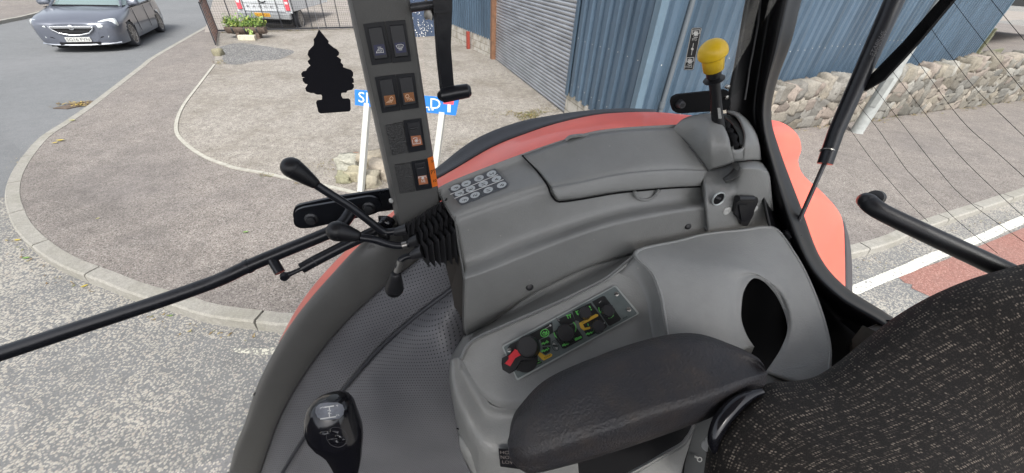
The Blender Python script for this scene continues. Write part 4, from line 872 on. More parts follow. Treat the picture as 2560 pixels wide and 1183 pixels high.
loft('mudguard_extension', [[p - UP * .002 for p in D(X1, .955)], D([(a + c) / 2 for a, c in zip(p_, q_)] if False else [((p_[0] + q_[0]) / 2, (p_[1] + q_[1]) / 2) for p_, q_ in zip(X1, X2)], 1.0), D(X2, 1.04), [p - UP * .06 for p in D(X2, 1.05)]], TYRE, TR, n=60, match=True, solid=.006)
Y1 = [(2109, 552), (2113, 600), (2114, 660), (2115, 730), (2116, 830)]; Y2 = [(2112, 556), (2124, 600), (2130, 660), (2131, 740), (2131, 830)]
loft('mudguard_extension', [D(Y1, .905), D(Y2, .98)], TYRE, TR, n=24, solid=.02)
# tyre under it
ctr = CAM + REAR * .62 + LAT * .82 - UP * 1.72; R_ = .84
mb = MB(); mb.lathe(ctr + UP * 0, LAT, [(-.22, .45), (-.22, .74), (-.17, R_ - .03), (0, R_), (.17, R_ - .03), (.22, .74), (.22, .45)], 64); wh = mb.build('rear_wheel', TYRE, TR)
mb = MB()
for k in range(40):
    an = 2 * math.pi * k / 40; d = REAR * math.cos(an) + UP * math.sin(an); e = -REAR * math.sin(an) + UP * math.cos(an); sgn = 1 if k % 2 else -1
    mb.box(ctr + d * (R_ + .005) + LAT * .1 * sgn, (.03, .125, .025), (d, (LAT + e * .7 * sgn).normalized(), (e - LAT * .7 * sgn).normalized()))
mb.build('tread_lug', TYRE, wh, smooth=False)
# --- window glass
gl_ = [(-1000, -300), (1835, -300), (1835, 340), (1100, 560), (700, 900), (500, 1300), (-1000, 1300)]
GP = Plane(CAM + LAT * .605, LAT)
def pane(name, pts3, m=GLASS, n=None):
    mb = MB(); mb.add(pts3, [list(range(len(pts3)))]); return mb.build(name, m, TR, smooth=False)
def rz(r, z, d=.605): return CAM + REAR * r + LAT * d + UP * z
pane('side_window', [rz(.02, .42), rz(.64, .42), rz(.64, -.26), rz(.02, -.36)])
pane('door_window', [rz(-1.25, .42), rz(-.01, .42), rz(-.01, -.40), rz(-.25, -.60), rz(-.45, -1.1), rz(-1.25, -1.3)])
# --- grey border and padded wheel arch
T0 = [(540, 1260), (570, 1190), (588, 1120), (612, 1060), (645, 962), (700, 855), (760, 768), (850, 665), (905, 608), (965, 556), (1010, 525)]
T1 = [(585, 1260), (612, 1190), (635, 1120), (662, 1050), (696, 965), (748, 872), (812, 785), (885, 700), (940, 648), (1000, 598), (1050, 568)]
T2 = [(625, 1260), (649, 1190), (672, 1120), (700, 1045), (746, 960), (812, 866), (868, 803), (915, 757), (966, 712), (1030, 665), (1090, 630)]
Ti = [(T0[i][0] - 1, T0[i][1] + 0) for i in range(len(T0))]
loft('arch_border', [D(Ti, .615), D(T0, .595), D([((a[0] * 3 + b[0]) / 4, (a[1] * 3 + b[1]) / 4) for a, b in zip(T0, T1)], [.572] * 9 + [.59, .62]), D(T1, [.560] * 9 + [.585, .615]), D([((a[0] + b[0] * 3) / 4, (a[1] + b[1] * 3) / 4) for a, b in zip(T1, T2)], [.560] * 9 + [.585, .615]), D(T2, [.572] * 9 + [.59, .62]), [p + LAT * .02 for p in D(T2, [.572] * 9 + [.59, .62])]], GREYD, TR, n=60, match=True, solid=.005, angle=70)
P0 = [(x - 3, y) for x, y in T2[:10]] + [(1105, 600)]
P1 = [(668, 1260), (700, 1190), (742, 1120), (776, 1070), (826, 1010), (885, 940), (942, 876), (1004, 818), (1062, 770), (1138, 712), (1200, 650)]
P2 = [(900, 1260), (925, 1190), (950, 1120), (970, 1060), (995, 990), (1020, 930), (1045, 880), (1075, 830), (1110, 790), (1158, 740), (1210, 670)]
P3 = [(1230, 1260), (1200, 1192), (1158, 1130), (1145, 1080), (1138, 1010), (1127, 950), (1128, 900), (1140, 866), (1160, 830), (1185, 780), (1230, 700)]
E1v = (VD(900, 900, .55) - VD(700, 1190, .55)).normalized(); E2v = (VD(1080, 900, .46) - VD(850, 900, .535)); E2v = (E2v - E1v * E2v.dot(E1v)).normalized()
E1v, E2v = (E1v * .82 + E2v * .57).normalized(), (E2v * .82 - E1v * .57).normalized()
def flatuv(mb):
    for i, p in enumerate(mb.v): mb.uv[i] = (p.dot(E1v), p.dot(E2v))

mb, rws = loft('', [D(P0, .577), D([((a[0] + b[0]) / 2, (a[1] + b[1]) / 2) for a, b in zip(P0, P1)], .548), D(P1, .532)], VINYL, TR, n=70, match=True, build=False, across=6)
flatuv(mb); arch = mb.build('padded_arch', VINYL, TR, solid=.006, angle=80)
mb, rws2 = loft('', [D(P1, .532), D(P2, [.455] * 6 + [.46, .47, .485, .505, .53]), D([(x + 12, y) for x, y in P3], [.385] * 5 + [.395, .415, .44, .47, .505, .54])], VINYL, TR, n=70, match=True, build=False, across=6)
flatuv(mb); mb.build('padded_arch', VINYL, TR, solid=.006, angle=80)
mb = MB(); mb.tube([p - LAT * .004 for p in cr(D(P1, .530), 50)], .0042, 10); mb.build('piping', mat('piping_vinyl', (.05, .052, .06), .4), arch)
mb = MB(); mb.lathe(VD(648, 985, .590), -LAT, [(0, .012), (.0015, .012), (.002, .010)], 24); mb.build('plug', GREYD, TR)
mb = MB(); mb.lathe(VD(932, 621, .572), -LAT, [(0, .009), (.003, .009), (.004, .007)], 24); mb.build('plug', GREYD, TR)
mb = MB(); mb.prism([CAM + REAR * r - LAT * .93 + UP * z for r, z in ((-1.2, -1.25), (.75, -1.25), (.75, -.12), (-1.2, -.12))], LAT * .03); mb.build('left_shade_panel', GREYD, TR, smooth=False, bevel=.01)  # unseen panel on the door side, added to block light from the left
mb = MB(); mb.prism([CAM + REAR * -1.2 + LAT * l + UP * z for l, z in ((-.9, -1.25), (.35, -1.25), (.30, -.30), (-.85, -.30))], REAR * .2); mb.build('front_shade_block', GREYD, TR, smooth=False, bevel=.02)  # unseen block ahead of the driver, added to cut light from the front
# cab floor, and an unseen roof added and sized to shade the interior
mb = MB(); mb.grid([[CAM + REAR * r + LAT * l - UP * 1.25 for l in (-.9, .6)] for r in (-1.3, .75)]); mb.build('floor', BLACKM, TR, smooth=False, solid=.02)
mb = MB(); mb.prism([CAM + REAR * r + LAT * l + UP * .62 for r, l in ((-1.15, .62), (.72, .62), (.72, -.95), (-1.15, -.95))], UP * .09); mb.build('roof', GREY, TR, smooth=False, bevel=.02)
# --- upper console
dL_ = .58
A = [(1094, 470), (1130, 452), (1200, 424), (1307, 384), (1400, 352), (1481, 329), (1560, 319), (1683, 312), (1775, 310)]
A1 = [(1104, 492), (1140, 472), (1212, 444), (1322, 404), (1412, 374), (1490, 352), (1566, 342), (1686, 335), (1776, 333)]
B0 = [(1128, 534), (1166, 516), (1245, 488), (1362, 452), (1470, 438), (1585, 420), (1680, 415), (1776, 414)]
B1 = [(1136, 546), (1176, 530), (1254, 503), (1372, 466), (1480, 452), (1592, 433), (1682, 428), (1776, 427)]
B2 = [(1141, 560), (1182, 546), (1258, 520), (1376, 482), (1484, 467), (1594, 447), (1684, 442), (1776, 440)]
C1 = [(1149, 620), (1192, 606), (1270, 575), (1390, 532), (1500, 505), (1610, 485), (1690, 476), (1776, 470)]
C2 = [(1157, 662), (1200, 650), (1290, 612), (1400, 575), (1510, 540), (1610, 517), (1690, 506), (1776, 496)]
R1 = [(1161, 692), (1205, 678), (1300, 640), (1420, 592), (1522, 559), (1620, 538), (1695, 525), (1776, 513)]
R2 = [(1162, 712), (1206, 697), (1304, 660), (1424, 612), (1526, 578), (1622, 556), (1697, 541), (1776, 529)]
E1 = [(1160, 800), (1210, 774), (1310, 716), (1440, 655), (1540, 622), (1640, 596), (1705, 580), (1776, 564)]
E2 = [(1163, 832), (1222, 800), (1316, 740), (1448, 674), (1545, 642), (1645, 616), (1710, 600), (1776, 584)]
E3 = [(1172, 845), (1234, 803), (1322, 742), (1452, 676), (1548, 645), (1648, 619), (1712, 602), (1776, 586)]
cons = loft('side_console', [[p - UP * .03 + LAT * .01 for p in D(A, dL_ + .004)], D(A, dL_), D(A1, .572), D(B0, .512), D(B1, .503), D(B2, .497), D(C1, .488), D(C2, .476), D(R1, .449), D(R2, .446), D(E1, .446), D(E2, .446), D(E3, .460)], GREY, TR, n=70, across=3, angle=80, solid=.006)
for o in (cons,): pass
# end of the console facing the driver's feet
lw = [A[0], A1[0], B0[0], B1[0], B2[0], C1[0], C2[0], R1[0], R2[0], E1[0], E2[0]]; dd_ = [.58, .572, .512, .503, .497, .482, .468, .452, .448, .446, .446]
ed = [VD(x + 1, y, d) for (x, y), d in zip(lw, dd_)]
loft('console_end', [ed, [p + LAT * .012 - UP * .008 for p in ed], [p + LAT * .03 - UP * .03 + REAR * .01 for p in ed]], GREYD, TR, n=30, match=True, solid=.003, linear=True)
brp = [(1112, 655), (1150, 640), (1172, 845), (1140, 790), (1128, 720)]
mb = MB(); mb.prism(D(brp, [.50, .50, .47, .49, .50]), LAT * .03); mb.build('console_leg', mat('console_leg', (.055, .05, .045), .6), TR, smooth=False)
# storage lid
L0 = [(1309, 390), (1400, 357), (1481, 336), (1560, 326), (1640, 321), (1684, 320)]
L1 = [(1345, 426), (1432, 395), (1510, 374), (1590, 363), (1664, 358), (1722, 362)]
L2 = [(1371, 455), (1446, 440), (1524, 422), (1600, 411), (1682, 406), (1756, 410)]
L3 = [(1379, 467), (1450, 454), (1525, 438), (1600, 428), (1684, 423), (1766, 425)]
L4 = [(1381, 472), (1452, 460), (1526, 444), (1602, 434), (1685, 429), (1767, 431)]
L5 = [(1392, 496), (1452, 490), (1530, 476), (1604, 470), (1684, 464), (1754, 462)]
L6 = [(1397, 503), (1452, 495), (1530, 482), (1604, 474), (1684, 468), (1750, 465)]
lid = loft('storage_lid', [D(L0, .572), D(L1, .540), D(L2, .502), D(L3, .493), D(L4, .487), D(L5, .480), D(L6, .487)], GREY, cons, n=60, across=4, angle=80, match=True, solid=.004)
mb = MB(); mb.tube(cr(D([(1306, 389), (1336, 420), (1360, 450), (1371, 468), (1377, 485), (1386, 498), (1400, 505), (1450, 499), (1530, 485), (1600, 477), (1684, 470), (1750, 467)], [.576, .548, .513, .500, .494, .490, .489, .488, .488, .487, .487, .485]), 60), .0016, 6); mb.build('lid_gap_shade', BLACKM, cons)  # thin black line paints the shade in the gap round the lid
mb = MB(); mb.tube(cr(D([(1586, 479), (1592, 492), (1604, 499), (1618, 500), (1632, 494), (1642, 484), (1648, 475)], .4825), 20), .0032, 8); mb.build('finger_catch', GREY, cons)
mb = MB(); mb.tube(cr(D([(1414, 352), (1424, 343), (1440, 340), (1458, 339), (1474, 343), (1484, 349)], .574), 20), .0032, 8); mb.build('lid_hinge', GREY, cons)
# end block with the sockets
X0 = [(1764, 424), (1790, 422), (1812, 417), (1828, 411), (1838, 404), (1860, 401), (1885, 400), (1903, 404)]
X1_ = [(1760, 452), (1790, 451), (1815, 446), (1835, 436), (1850, 420), (1868, 417), (1895, 418), (1918, 428)]
X2_ = [(1763, 470), (1790, 470), (1815, 466), (1836, 456), (1852, 438), (1870, 434), (1898, 434), (1922, 440)]
X3_ = [(1766, 515), (1790, 515), (1815, 514), (1838, 510), (1856, 505), (1875, 503), (1902, 502), (1929, 502)]
X4_ = [(1770, 577), (1790, 576), (1815, 575), (1840, 574), (1860, 573), (1880, 573), (1908, 572), (1938, 573)]
blk = loft('socket_block', [D(X0, [.505, .505, .503, .500, .497, .495, .497, .50]), D(X1_, [.478, .478, .475, .468, .452, .448, .450, .458]), D(X2_, [.462, .461, .458, .452, .446, .443, .443, .446]), D(X3_, .437), D(X4_, .432), [p + LAT * .02 for p in D(X4_, .434)]], GREY, TR, n=36, across=4, match=True, angle=80, solid=.004)
loft('block_side', [D([(1762, 452), (1763, 470), (1766, 515), (1770, 577)], [.478, .462, .437, .432]), D([(1750, 452), (1752, 470), (1757, 515), (1762, 580)], [.50, .49, .475, .45])], GREY, TR, n=14, solid=.003)
loft('block_side', [D([(1903, 404), (1920, 430), (1923, 442), (1930, 502), (1939, 573)], [.50, .458, .446, .437, .432]), D([(1906, 402), (1926, 430), (1930, 442), (1936, 502), (1944, 573)], [.56, .53, .53, .52, .52])], GREY, TR, n=14, solid=.003)
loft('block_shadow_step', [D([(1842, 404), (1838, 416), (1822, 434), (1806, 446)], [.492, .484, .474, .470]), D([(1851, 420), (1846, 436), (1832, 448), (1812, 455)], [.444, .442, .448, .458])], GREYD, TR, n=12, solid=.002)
SPn = plane3(VD(1800, 515, .437), VD(1900, 510, .437), VD(1850, 572, .432))
def ring(mb, cx_, cy_, r, pl, prof, n=32): mb.lathe(pl.pt(cx_, cy_, 0), pl.n, prof, n)
k_ = (T(1800, 497, .6) - T(1820, 497, .6)).length
mb = MB(); c_ = SPn.pt(1796, 497, .001); mb.lathe(c_, SPn.n, [(-.001, .0128), (.0015, .0128), (.0022, .012), (.0015, .0106), (-.001, .0106)], 32); so_ = mb.build('power_socket', ALUR, TR)
mb = MB(); mb.lathe(SPn.pt(1796, 497, .0006), SPn.n, [(0, .0105), (.0004, .0105)], 28); mb.build('socket_bore', BLACKM, so_)
mb = MB(); mb.tube([SPn.pt(1788, 492, .001), SPn.pt(1800, 497, .001)], .0022, 8); mb.build('contact', STEELD, so_)
mb = MB(); mb.lathe(SPn.pt(1815, 526, .0), SPn.n, [(0, .0078), (.003, .0078), (.004, .006), (.004, .003), (.003, .0028)], 24); w_ = mb.build('washer', ZINC, TR)
mb = MB(); mb.lathe(SPn.pt(1885, 521, .0), SPn.n, [(0, .006), (.003, .006), (.004, .004)], 24); mb.build('washer', ZINC, TR)
mb = MB(); mb.lathe(SPn.pt(1852, 520, .0), SPn.n, [(0, .017), (.006, .017), (.008, .012)], 28)
fx = [(1836, 489), (1886, 489), (1888, 500), (1878, 522), (1876, 534), (1866, 552), (1862, 561), (1848, 561), (1844, 548), (1830, 528), (1834, 508)]
sc = slab('socket_cover', roundpoly(fx, 4), SPn, .003, .010, BLACK, TR, bevel=.002); mb.build('cover_base', BLACK, sc)
mb = MB(); mb.tube([SPn.pt(1843, 497, .010), SPn.pt(1881, 497, .010)], .006, 12); mb.build('cover_hinge', BLACK, sc)
mb = MB(); slab('x', [(1846, 512), (1868, 512), (1862, 552), (1850, 552)], SPn, .0095, .0125, BLACK, sc, mb=mb); mb.build('cover_tab', BLACK, sc, smooth=False, bevel=.001)
# lever turret
tc_ = [([(1679, 325), (1711, 352), (1741, 386), (1758, 406), (1771, 428)], [.572, .548, .515, .500, .495]),
       ([(1694, 309), (1728, 334), (1752, 368), (1766, 396), (1776, 425)], [.568, .540, .506, .493, .490]),
       ([(1714, 294), (1752, 312), (1772, 348), (1776, 388), (1782, 422)], [.566, .532, .497, .486, .486]),
       ([(1748, 286), (1775, 302), (1790, 342), (1788, 385), (1793, 420)], [.562, .528, .494, .482, .483]),
       ([(1776, 284), (1797, 302), (1812, 335), (1818, 372), (1815, 414)], [.560, .526, .492, .476, .480]),
       ([(1797, 292), (1806, 308), (1821, 340), (1827, 368), (1836, 404)], [.556, .526, .494, .477, .478])]
tc2 = [([(1818, 276), (1846, 290), (1862, 328), (1862, 366), (1858, 402)], [.566, .540, .505, .480, .478]),
       ([(1834, 277), (1856, 292), (1875, 325), (1880, 362), (1878, 400)], [.566, .545, .508, .484, .482]),
       ([(1846, 282), (1867, 300), (1887, 330), (1897, 362), (1901, 400)], [.572, .555, .525, .500, .495]),
       ([(1850, 282), (1871, 300), (1890, 330), (1899, 362), (1904, 400)], [.60, .59, .57, .55, .54])]
mb, _ = loft('', [D(a, d) for a, d in tc_], GREY, TR, n=26, across=4, match=True, build=False)
mb, _ = loft('', [D(a, d) for a, d in tc2], GREY, TR, n=26, across=4, match=True, build=False, mb=mb)
low = D([(1827, 368), (1829, 374), (1836, 376), (1845, 376), (1856, 373), (1863, 366)], [.477, .476, .476, .477, .479, .480]); lo2 = D([(1836, 404), (1840, 404), (1844, 403), (1848, 403), (1853, 402), (1858, 402)], [.478] * 6)
mb, _ = loft('', [low, lo2], GREY, TR, n=10, across=3, match=True, build=False, mb=mb)
tur = mb.build('lever_turret', GREY, TR, solid=.004, angle=70)
loft('slot_wall', [D([(1800, 285), (1815, 310), (1826, 345), (1830, 385)], [.60, .57, .54, .51]), D([(1850, 280), (1876, 315), (1880, 355), (1872, 392)], [.605, .575, .545, .515])], BLACK, tur, n=14, solid=.003)
loft('slot_liner', [D([(1806, 288), (1828, 305), (1846, 340), (1850, 364)], [.580, .552, .520, .498]), D([(1822, 287), (1844, 304), (1858, 338), (1858, 366)], [.575, .547, .513, .493])], GREYD, tur, n=16, solid=.003)
mb = MB(); mb.tube(cr(D([(1798, 300), (1812, 312), (1822, 332), (1832, 348), (1837, 374)], [.545, .53, .515, .50, .49]), 24), [.007 + .002 * math.sin(k * 1.3) for k in range(24)], 10); mb.build('slot_gaiter', BLACKM, tur)
# yellow topped PTO lever
k0, k1, k2 = VD(1799, 325, .52), VD(1785, 200, .53), VD(1780, 96, .53); ax = (k2 - k1); Lk = ax.length; ax.normalize(); pxm = Lk / 104.5
lev = MB(); lev.tube([k0, VD(1793, 290, .525), VD(1789, 240, .53), k1], [14.5 * pxm, 14.5 * pxm, 13 * pxm, 13 * pxm], 18)
lev.lathe(k1, ax, [(-2 * pxm, 12 * pxm), (-1 * pxm, 24 * pxm), (1.5 * pxm, 25 * pxm), (3 * pxm, 13 * pxm), (8 * pxm, 14 * pxm), (10 * pxm, 17 * pxm), (30 * pxm, 18 * pxm)], 28)
lv = lev.build('pto_lever', BLACK, TR)
mb = MB(); mb.lathe(k1, ax, [(26 * pxm, 18 * pxm), (27 * pxm, 23 * pxm), (58 * pxm, 25.5 * pxm), (62 * pxm, 26 * pxm), (61 * pxm, 31 * pxm), (64 * pxm, 33 * pxm), (70 * pxm, 33.5 * pxm)] + [((70 + 31 * math.sin(a)) * pxm, 33.5 * math.cos(a) * pxm) for a in [rad(q) for q in (10, 20, 30, 40, 50, 60, 70, 80, 88.5)]], 40); mb.build('lever_knob', YEL, lv, angle=75)
mb = MB(); slab('x', [(1793, 270), (1800, 270), (1804, 296), (1796, 297)], Plane(VD(1795, 280, .505), -LAT), 0, .0006, GREYL, lv, mb=mb); mb.build('lever_label', GREYL, lv, smooth=False)
# small screws and holes on the console
cm = lambda x, y, d, r, m, nm, h=.003: (lambda b: (b.lathe(VD(x, y, d), (CAM - VD(x, y, d)).normalized() * .5 - LAT * .8 + UP * .3, [(-.004, r), (0, r), (h, r * .7), (h * 1.2, r * .3)], 20), b.build(nm, m, cons))[1])(MB())
cm(1324, 718, .445, .0072, BLACK, 'screw_cap'); cm(1720, 566, .445, .0062, BLACK, 'screw_cap')
cm(1154, 557, .498, .0018, BLACKM, 'screw_hole', .0008); cm(1335, 607, .476, .0020, BLACKM, 'screw_hole', .0008); 
# rocker order decals
z6 = Z(1060, 380, 2.817)
DP = plane3(VD(1134, 470, .566), VD(1250, 430, .566), VD(1160, 515, .520)); DP.p = DP.p + DP.n * .002
dec = MB()
mb = MB(); mb.prism([VD(x, y, .56) for x, y in [(1740, 380), (1800, 340), (1915, 400), (1932, 430), (1934, 580), (1740, 600)]], LAT * .01); mb.build('console_core', GREYD, cons, smooth=False)
oc = z6([(170, 262), (500, 118), (595, 225), (585, 250), (265, 378), (245, 362)])
slab('x', oc, DP, .0022, .0026, GREYD, cons, mb=dec); decal = dec.build('gear_decal', mat('decal_grey', (.085, .09, .10), .35, spec=.6), cons, smooth=False)
cs = [[(222, 252), (297, 223), (387, 186), (475, 153)], [(250, 291), (327, 261), (417, 226), (510, 190)], [(282, 338), (360, 304), (452, 269), (547, 233)]]
ch = [['F', '1', 'N', '2'], ['F', '3', 'N', '4'], ['F', '5', 'N', '6']]
wm, im = MB(), MB()
dk = MB(); slab('x', z6([(320, 302), (395, 262), (395, 330), (340, 352)]), DP, .0027, .0029, BLACK, decal, mb=dk); slab('x', z6([(400, 262), (520, 215), (545, 250), (400, 318)]), DP, .0027, .0029, BLACK, decal, mb=dk); dk.build('decal_dark', mat('decal_scratched', (.03, .032, .04), .4, col2=(.14, .15, .16), vscale=400), decal, smooth=False)
for r in range(3):
    for c in range(4):
        x, y = cs[r][c]; slab('x', z6(circ(x, y, 35, 24, 19.5, -20)), DP, .0031, .0034, WHITE, decal, mb=wm)
        a, b = ((x + 13, y - 18), (x + 16, y + 8)) if ch[r][c] != 'F' else ((x - 12, y - 6), (x - 10, y + 14))
        if ch[r][c] == 'F': text_px(im, 'F', z6([(x - 13, y + 2)])[0], z6([(x - 8, y + 14)])[0], z6([(x + 15, y - 8)])[0], DP, .0037)
        elif ch[r][c] == '1': text_px(im, '1', z6([(x + 13, y - 7)])[0], z6([(x + 14, y - 2)])[0], z6([(x - 15, y + 2)])[0], DP, .0037)
        else: text_px(im, ch[r][c], z6([(x + 13, y - 11)])[0], z6([(x + 17, y + 4)])[0], z6([(x - 15, y - 2)])[0], DP, .0037)
wm.build('decal_disc', mat('decal_white', (.5, .53, .54), .4), decal, smooth=False); im.build('decal_character', INK, decal, smooth=False)
ln = MB()
for a, b in (((185, 300), (520, 160)), ((215, 328), (560, 195))): ribbon(ln, z6([a, b]), DP, 1.2, .0029)
ln.build('decal_line', WHITE, decal, smooth=False)
# --- lower console
p_a, p_b, p_c = T(1262, 866, .602), T(1539, 714, .612), T(1597, 785, .592); PP = plane3(p_a, p_b, p_c)
onp = lambda pts, h=0: [PP.pt(x, y, h) for x, y in pts]
G0 = [(1158, 845), (1190, 826), (1240, 800), (1320, 742), (1450, 676), (1546, 645), (1594, 631)]
G0a = [(1156, 872), (1186, 840), (1256, 798), (1352, 750), (1452, 698), (1534, 663), (1594, 632)]
G1 = [(1153, 899), (1182, 854), (1272, 811), (1380, 764), (1452, 730), (1521, 694), (1595, 634)]
fw = loft('recess_side', [D(G0, .452), D(G0a, .438), [p + PP.n * .004 for p in onp(G1)], onp(G1)], GREY, TR, n=50, match=True, across=3, angle=60)
Gb = [(1156, 901), (1205, 870), (1290, 830), (1390, 790), (1470, 755), (1550, 715), (1630, 680)]
Gm = [(1165, 920), (1230, 920), (1330, 900), (1440, 855), (1540, 810), (1610, 780), (1690, 800)]
Gf = [(1180, 940), (1205, 985), (1250, 1018), (1330, 1015), (1480, 960), (1620, 900), (1760, 880)]
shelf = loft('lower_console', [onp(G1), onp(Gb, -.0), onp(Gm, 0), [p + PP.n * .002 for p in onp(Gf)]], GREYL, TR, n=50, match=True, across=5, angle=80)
F0 = [(1153, 899), (1166, 922), (1180, 941), (1198, 964), (1212, 992), (1226, 1012), (1255, 1020), (1300, 1018), (1400, 1000)]
F1 = [(1142, 893), (1150, 925), (1163, 952), (1180, 985), (1198, 1018), (1216, 1042), (1255, 1052), (1310, 1050), (1420, 1040)]
F2 = [(1128, 898), (1130, 940), (1138, 985), (1158, 1035), (1182, 1085), (1208, 1120), (1255, 1140), (1320, 1140), (1440, 1120)]
F3 = [(1124, 915), (1124, 960), (1136, 1030), (1148, 1095), (1172, 1160), (1200, 1215), (1260, 1250), (1330, 1250), (1450, 1220)]
nose = loft('console_nose', [onp(F0, .001), [p - PP.n * .006 for p in onp(F1)], [p - UP * .0 for p in TT(F2, [.615, .60, .585, .57, .56, .55, .545, .535, .52])], TT(F3, [.645, .635, .62, .61, .60, .59, .585, .575, .56])], GREY, TR, n=50, match=True, across=6, angle=80)
loft('console_nose', [TT([(1160, 838), (1148, 858), (1136, 878), (1126, 900), (1123, 930)], [.665, .66, .655, .65, .645]), TT([(1175, 845), (1168, 862), (1160, 880), (1153, 899), (1150, 925)], [.645, .635, .625, .61, .60])], GREY, TR, n=16, solid=.004)
mb = MB(); mb.tube(TT([(1141, 1071), (1152, 1074), (1162, 1078)], .603), .0012, 6); mb.build('seam', BLACKM, nose)
loft('nose_foot', [TT([(1147, 1085), (1160, 1095), (1180, 1112), (1200, 1128)], [.604, .596, .59, .585]), TT([(1150, 1120), (1165, 1130), (1185, 1140), (1205, 1140)], [.59, .583, .58, .58]), TT([(1160, 1150), (1175, 1180), (1195, 1210), (1215, 1220)], [.60, .59, .585, .585])], GREY, TR, n=16, solid=.004)
HP = plane3(T(1247, 1122, .545), T(1290, 1124, .538), T(1250, 1165, .56))
hd_ = slab('hold_label', [(1247, 1122), (1300, 1124), (1306, 1172), (1252, 1165)], HP, .006, .007, BLACK, TR, bevel=.0005)
mb = MB(); text_px(mb, 'HOLD', (1251, 1135), (1292, 1137), (1250.5, 1127), HP, .0073); text_px(mb, 'NORM', (1252, 1147), (1293, 1149), (1251.5, 1139), HP, .0073); text_px(mb, 'LOW', (1256, 1159), (1290, 1161), (1255, 1151), HP, .0073); mb.build('label_text', mat('dim_print', (.2, .18, .17), .5), hd_, smooth=False)
# rear shelf with the big opening
inn = [(1885, 868), (1866, 838), (1853, 800), (1853, 765), (1858, 730), (1872, 704), (1890, 694), (1914, 702), (1938, 728), (1956, 762), (1968, 798), (1967, 834), (1952, 872), (1934, 902), (1913, 932)]
out = [(1700, 915), (1676, 860), (1664, 800), (1655, 742), (1634, 686), (1593, 632), (1700, 604), (1763, 588), (1850, 579), (1936, 575), (1990, 640), (2030, 718), (2062, 810), (2075, 890), (2060, 985)]
to = [.528, .538, .548, .562, .580, .612, .640, .650, .650, .645, .604, .570, .540, .515, .490]; ti = [.535, .538, .545, .552, .560, .568, .572, .573, .570, .564, .556, .545, .532, .522, .512]
O = TT(out, to); I = TT(inn, ti)
mid = TT([((a[0] + b[0]) / 2, (a[1] + b[1]) / 2) for a, b in zip(out, inn)], [.526, .534, .541, .550, .561, .578, .592, .598, .596, .590, .572, .553, .535, .520, .499])
nr_ = TT([(a[0] * .2 + b[0] * .8, a[1] * .2 + b[1] * .8) for a, b in zip(out, inn)], [.528, .534, .540, .547, .556, .567, .573, .576, .573, .567, .556, .545, .532, .520, .506])
nearr = [a.lerp(b, .93) + (CAM - b).normalized() * .001 for a, b in zip(O, I)]
rim = [b - (CAM - b).normalized() * .012 for b in I]
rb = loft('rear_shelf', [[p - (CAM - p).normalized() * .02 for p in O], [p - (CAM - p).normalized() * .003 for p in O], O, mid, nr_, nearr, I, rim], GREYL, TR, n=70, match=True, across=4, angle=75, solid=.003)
loft('recess_side', [TT(out[5:0:-1] + [out[0]], [to[k] + .001 for k in (5, 4, 3, 2, 1, 0)]), [PP.pt(x, y, .003) for x, y in ((1566, 664), (1602, 702), (1622, 748), (1630, 800), (1640, 860), (1660, 915))], [PP.pt(x, y, -.001) for x, y in ((1538, 690), (1574, 716), (1598, 755), (1606, 805), (1614, 860), (1632, 915))]], GREY, TR, n=24, across=4, match=True, angle=80, solid=.002)
loft('shelf_lip', [TT([(1882, 862), (1884, 870), (1880, 880), (1874, 892)], [.535, .54, .55, .56]), TT([(1700, 880), (1700, 900), (1700, 920), (1700, 930)], [.55, .56, .57, .575])], GREY, TR, n=10, solid=.003)
loft('shelf_lip', [TT([(1913, 930), (1905, 950), (1895, 985)], [.512, .51, .505]), TT([(2078, 900), (2080, 960), (2080, 1020)], [.514, .50, .49])], GREY, TR, n=10, solid=.003)
mb = MB(); mb.grid([[T(x, y, .645) for x in (1825, 1995)] for y in (672, 1000)]); mb.build('opening_shade', BLACKM, TR, smooth=False, solid=.003)  # black sheet stands in for the shade inside the opening
mb = MB(); slab('x', [(1686, 683), (1689, 683), (1690, 698), (1687, 696)], Plane(T(1688, 690, .585), CAM - T(1688, 690, .585)), 0, .0008, BLACK, TR, mb=mb); mb.build('scratch', mat('scratch', (.03, .03, .03), .6), rb, smooth=False)
# --- control panel
z5 = Z(1240, 700, 4.55)
cpx = z5([(65, 755), (1360, 62), (1630, 385), (240, 1148)])
slab_rim = slab('control_panel', roundpoly(cpx, 6), PP, .003, .0055, ALUR, TR, bevel=.0006); CPn = slab_rim
ix = z5([(85, 762), (1355, 78), (1608, 385), (245, 1122)]); slab('panel_face', roundpoly(ix, 5), PP, .0056, .0061, ALU, CPn)
bk = MB(); H0, H1 = .0064, .0067
for poly in ([(130, 775), (160, 735), (440, 590), (640, 478), (652, 600), (620, 618), (505, 672), (470, 700), (430, 850), (300, 985), (255, 965)], [(655, 590), (700, 560), (880, 500), (930, 560), (985, 640), (985, 672), (785, 782), (755, 780), (735, 745), (680, 680)], [(690, 455), (800, 405), (850, 378), (868, 390), (905, 470), (870, 490), (760, 540)],
             [(868, 358), (1075, 262), (1170, 385), (1265, 520), (1255, 545), (1055, 648), (1035, 640), (940, 470), (900, 460)], [(1092, 247), (1215, 182), (1240, 186), (1422, 440), (1410, 462), (1300, 522), (1280, 518)],
             [(505, 680), (600, 645), (620, 660), (622, 742), (530, 752)], [(530, 765), (622, 760), (612, 820), (560, 850), (532, 832)], [(420, 868), (525, 932), (520, 948), (432, 975)], [(455, 835), (470, 820), (420, 870), (380, 985), (300, 985)]):
    slab('x', z5(poly), PP, H0, H1, BLACK, CPn, mb=bk)
bk.build('panel_black', mat('panel_print_black', (.015, .016, .018), .35), CPn, smooth=False)
gr = MB()
def R5(pts, w, m=None, h=.0070): ribbon(m or gr, z5(pts), PP, w / 4.55, h)
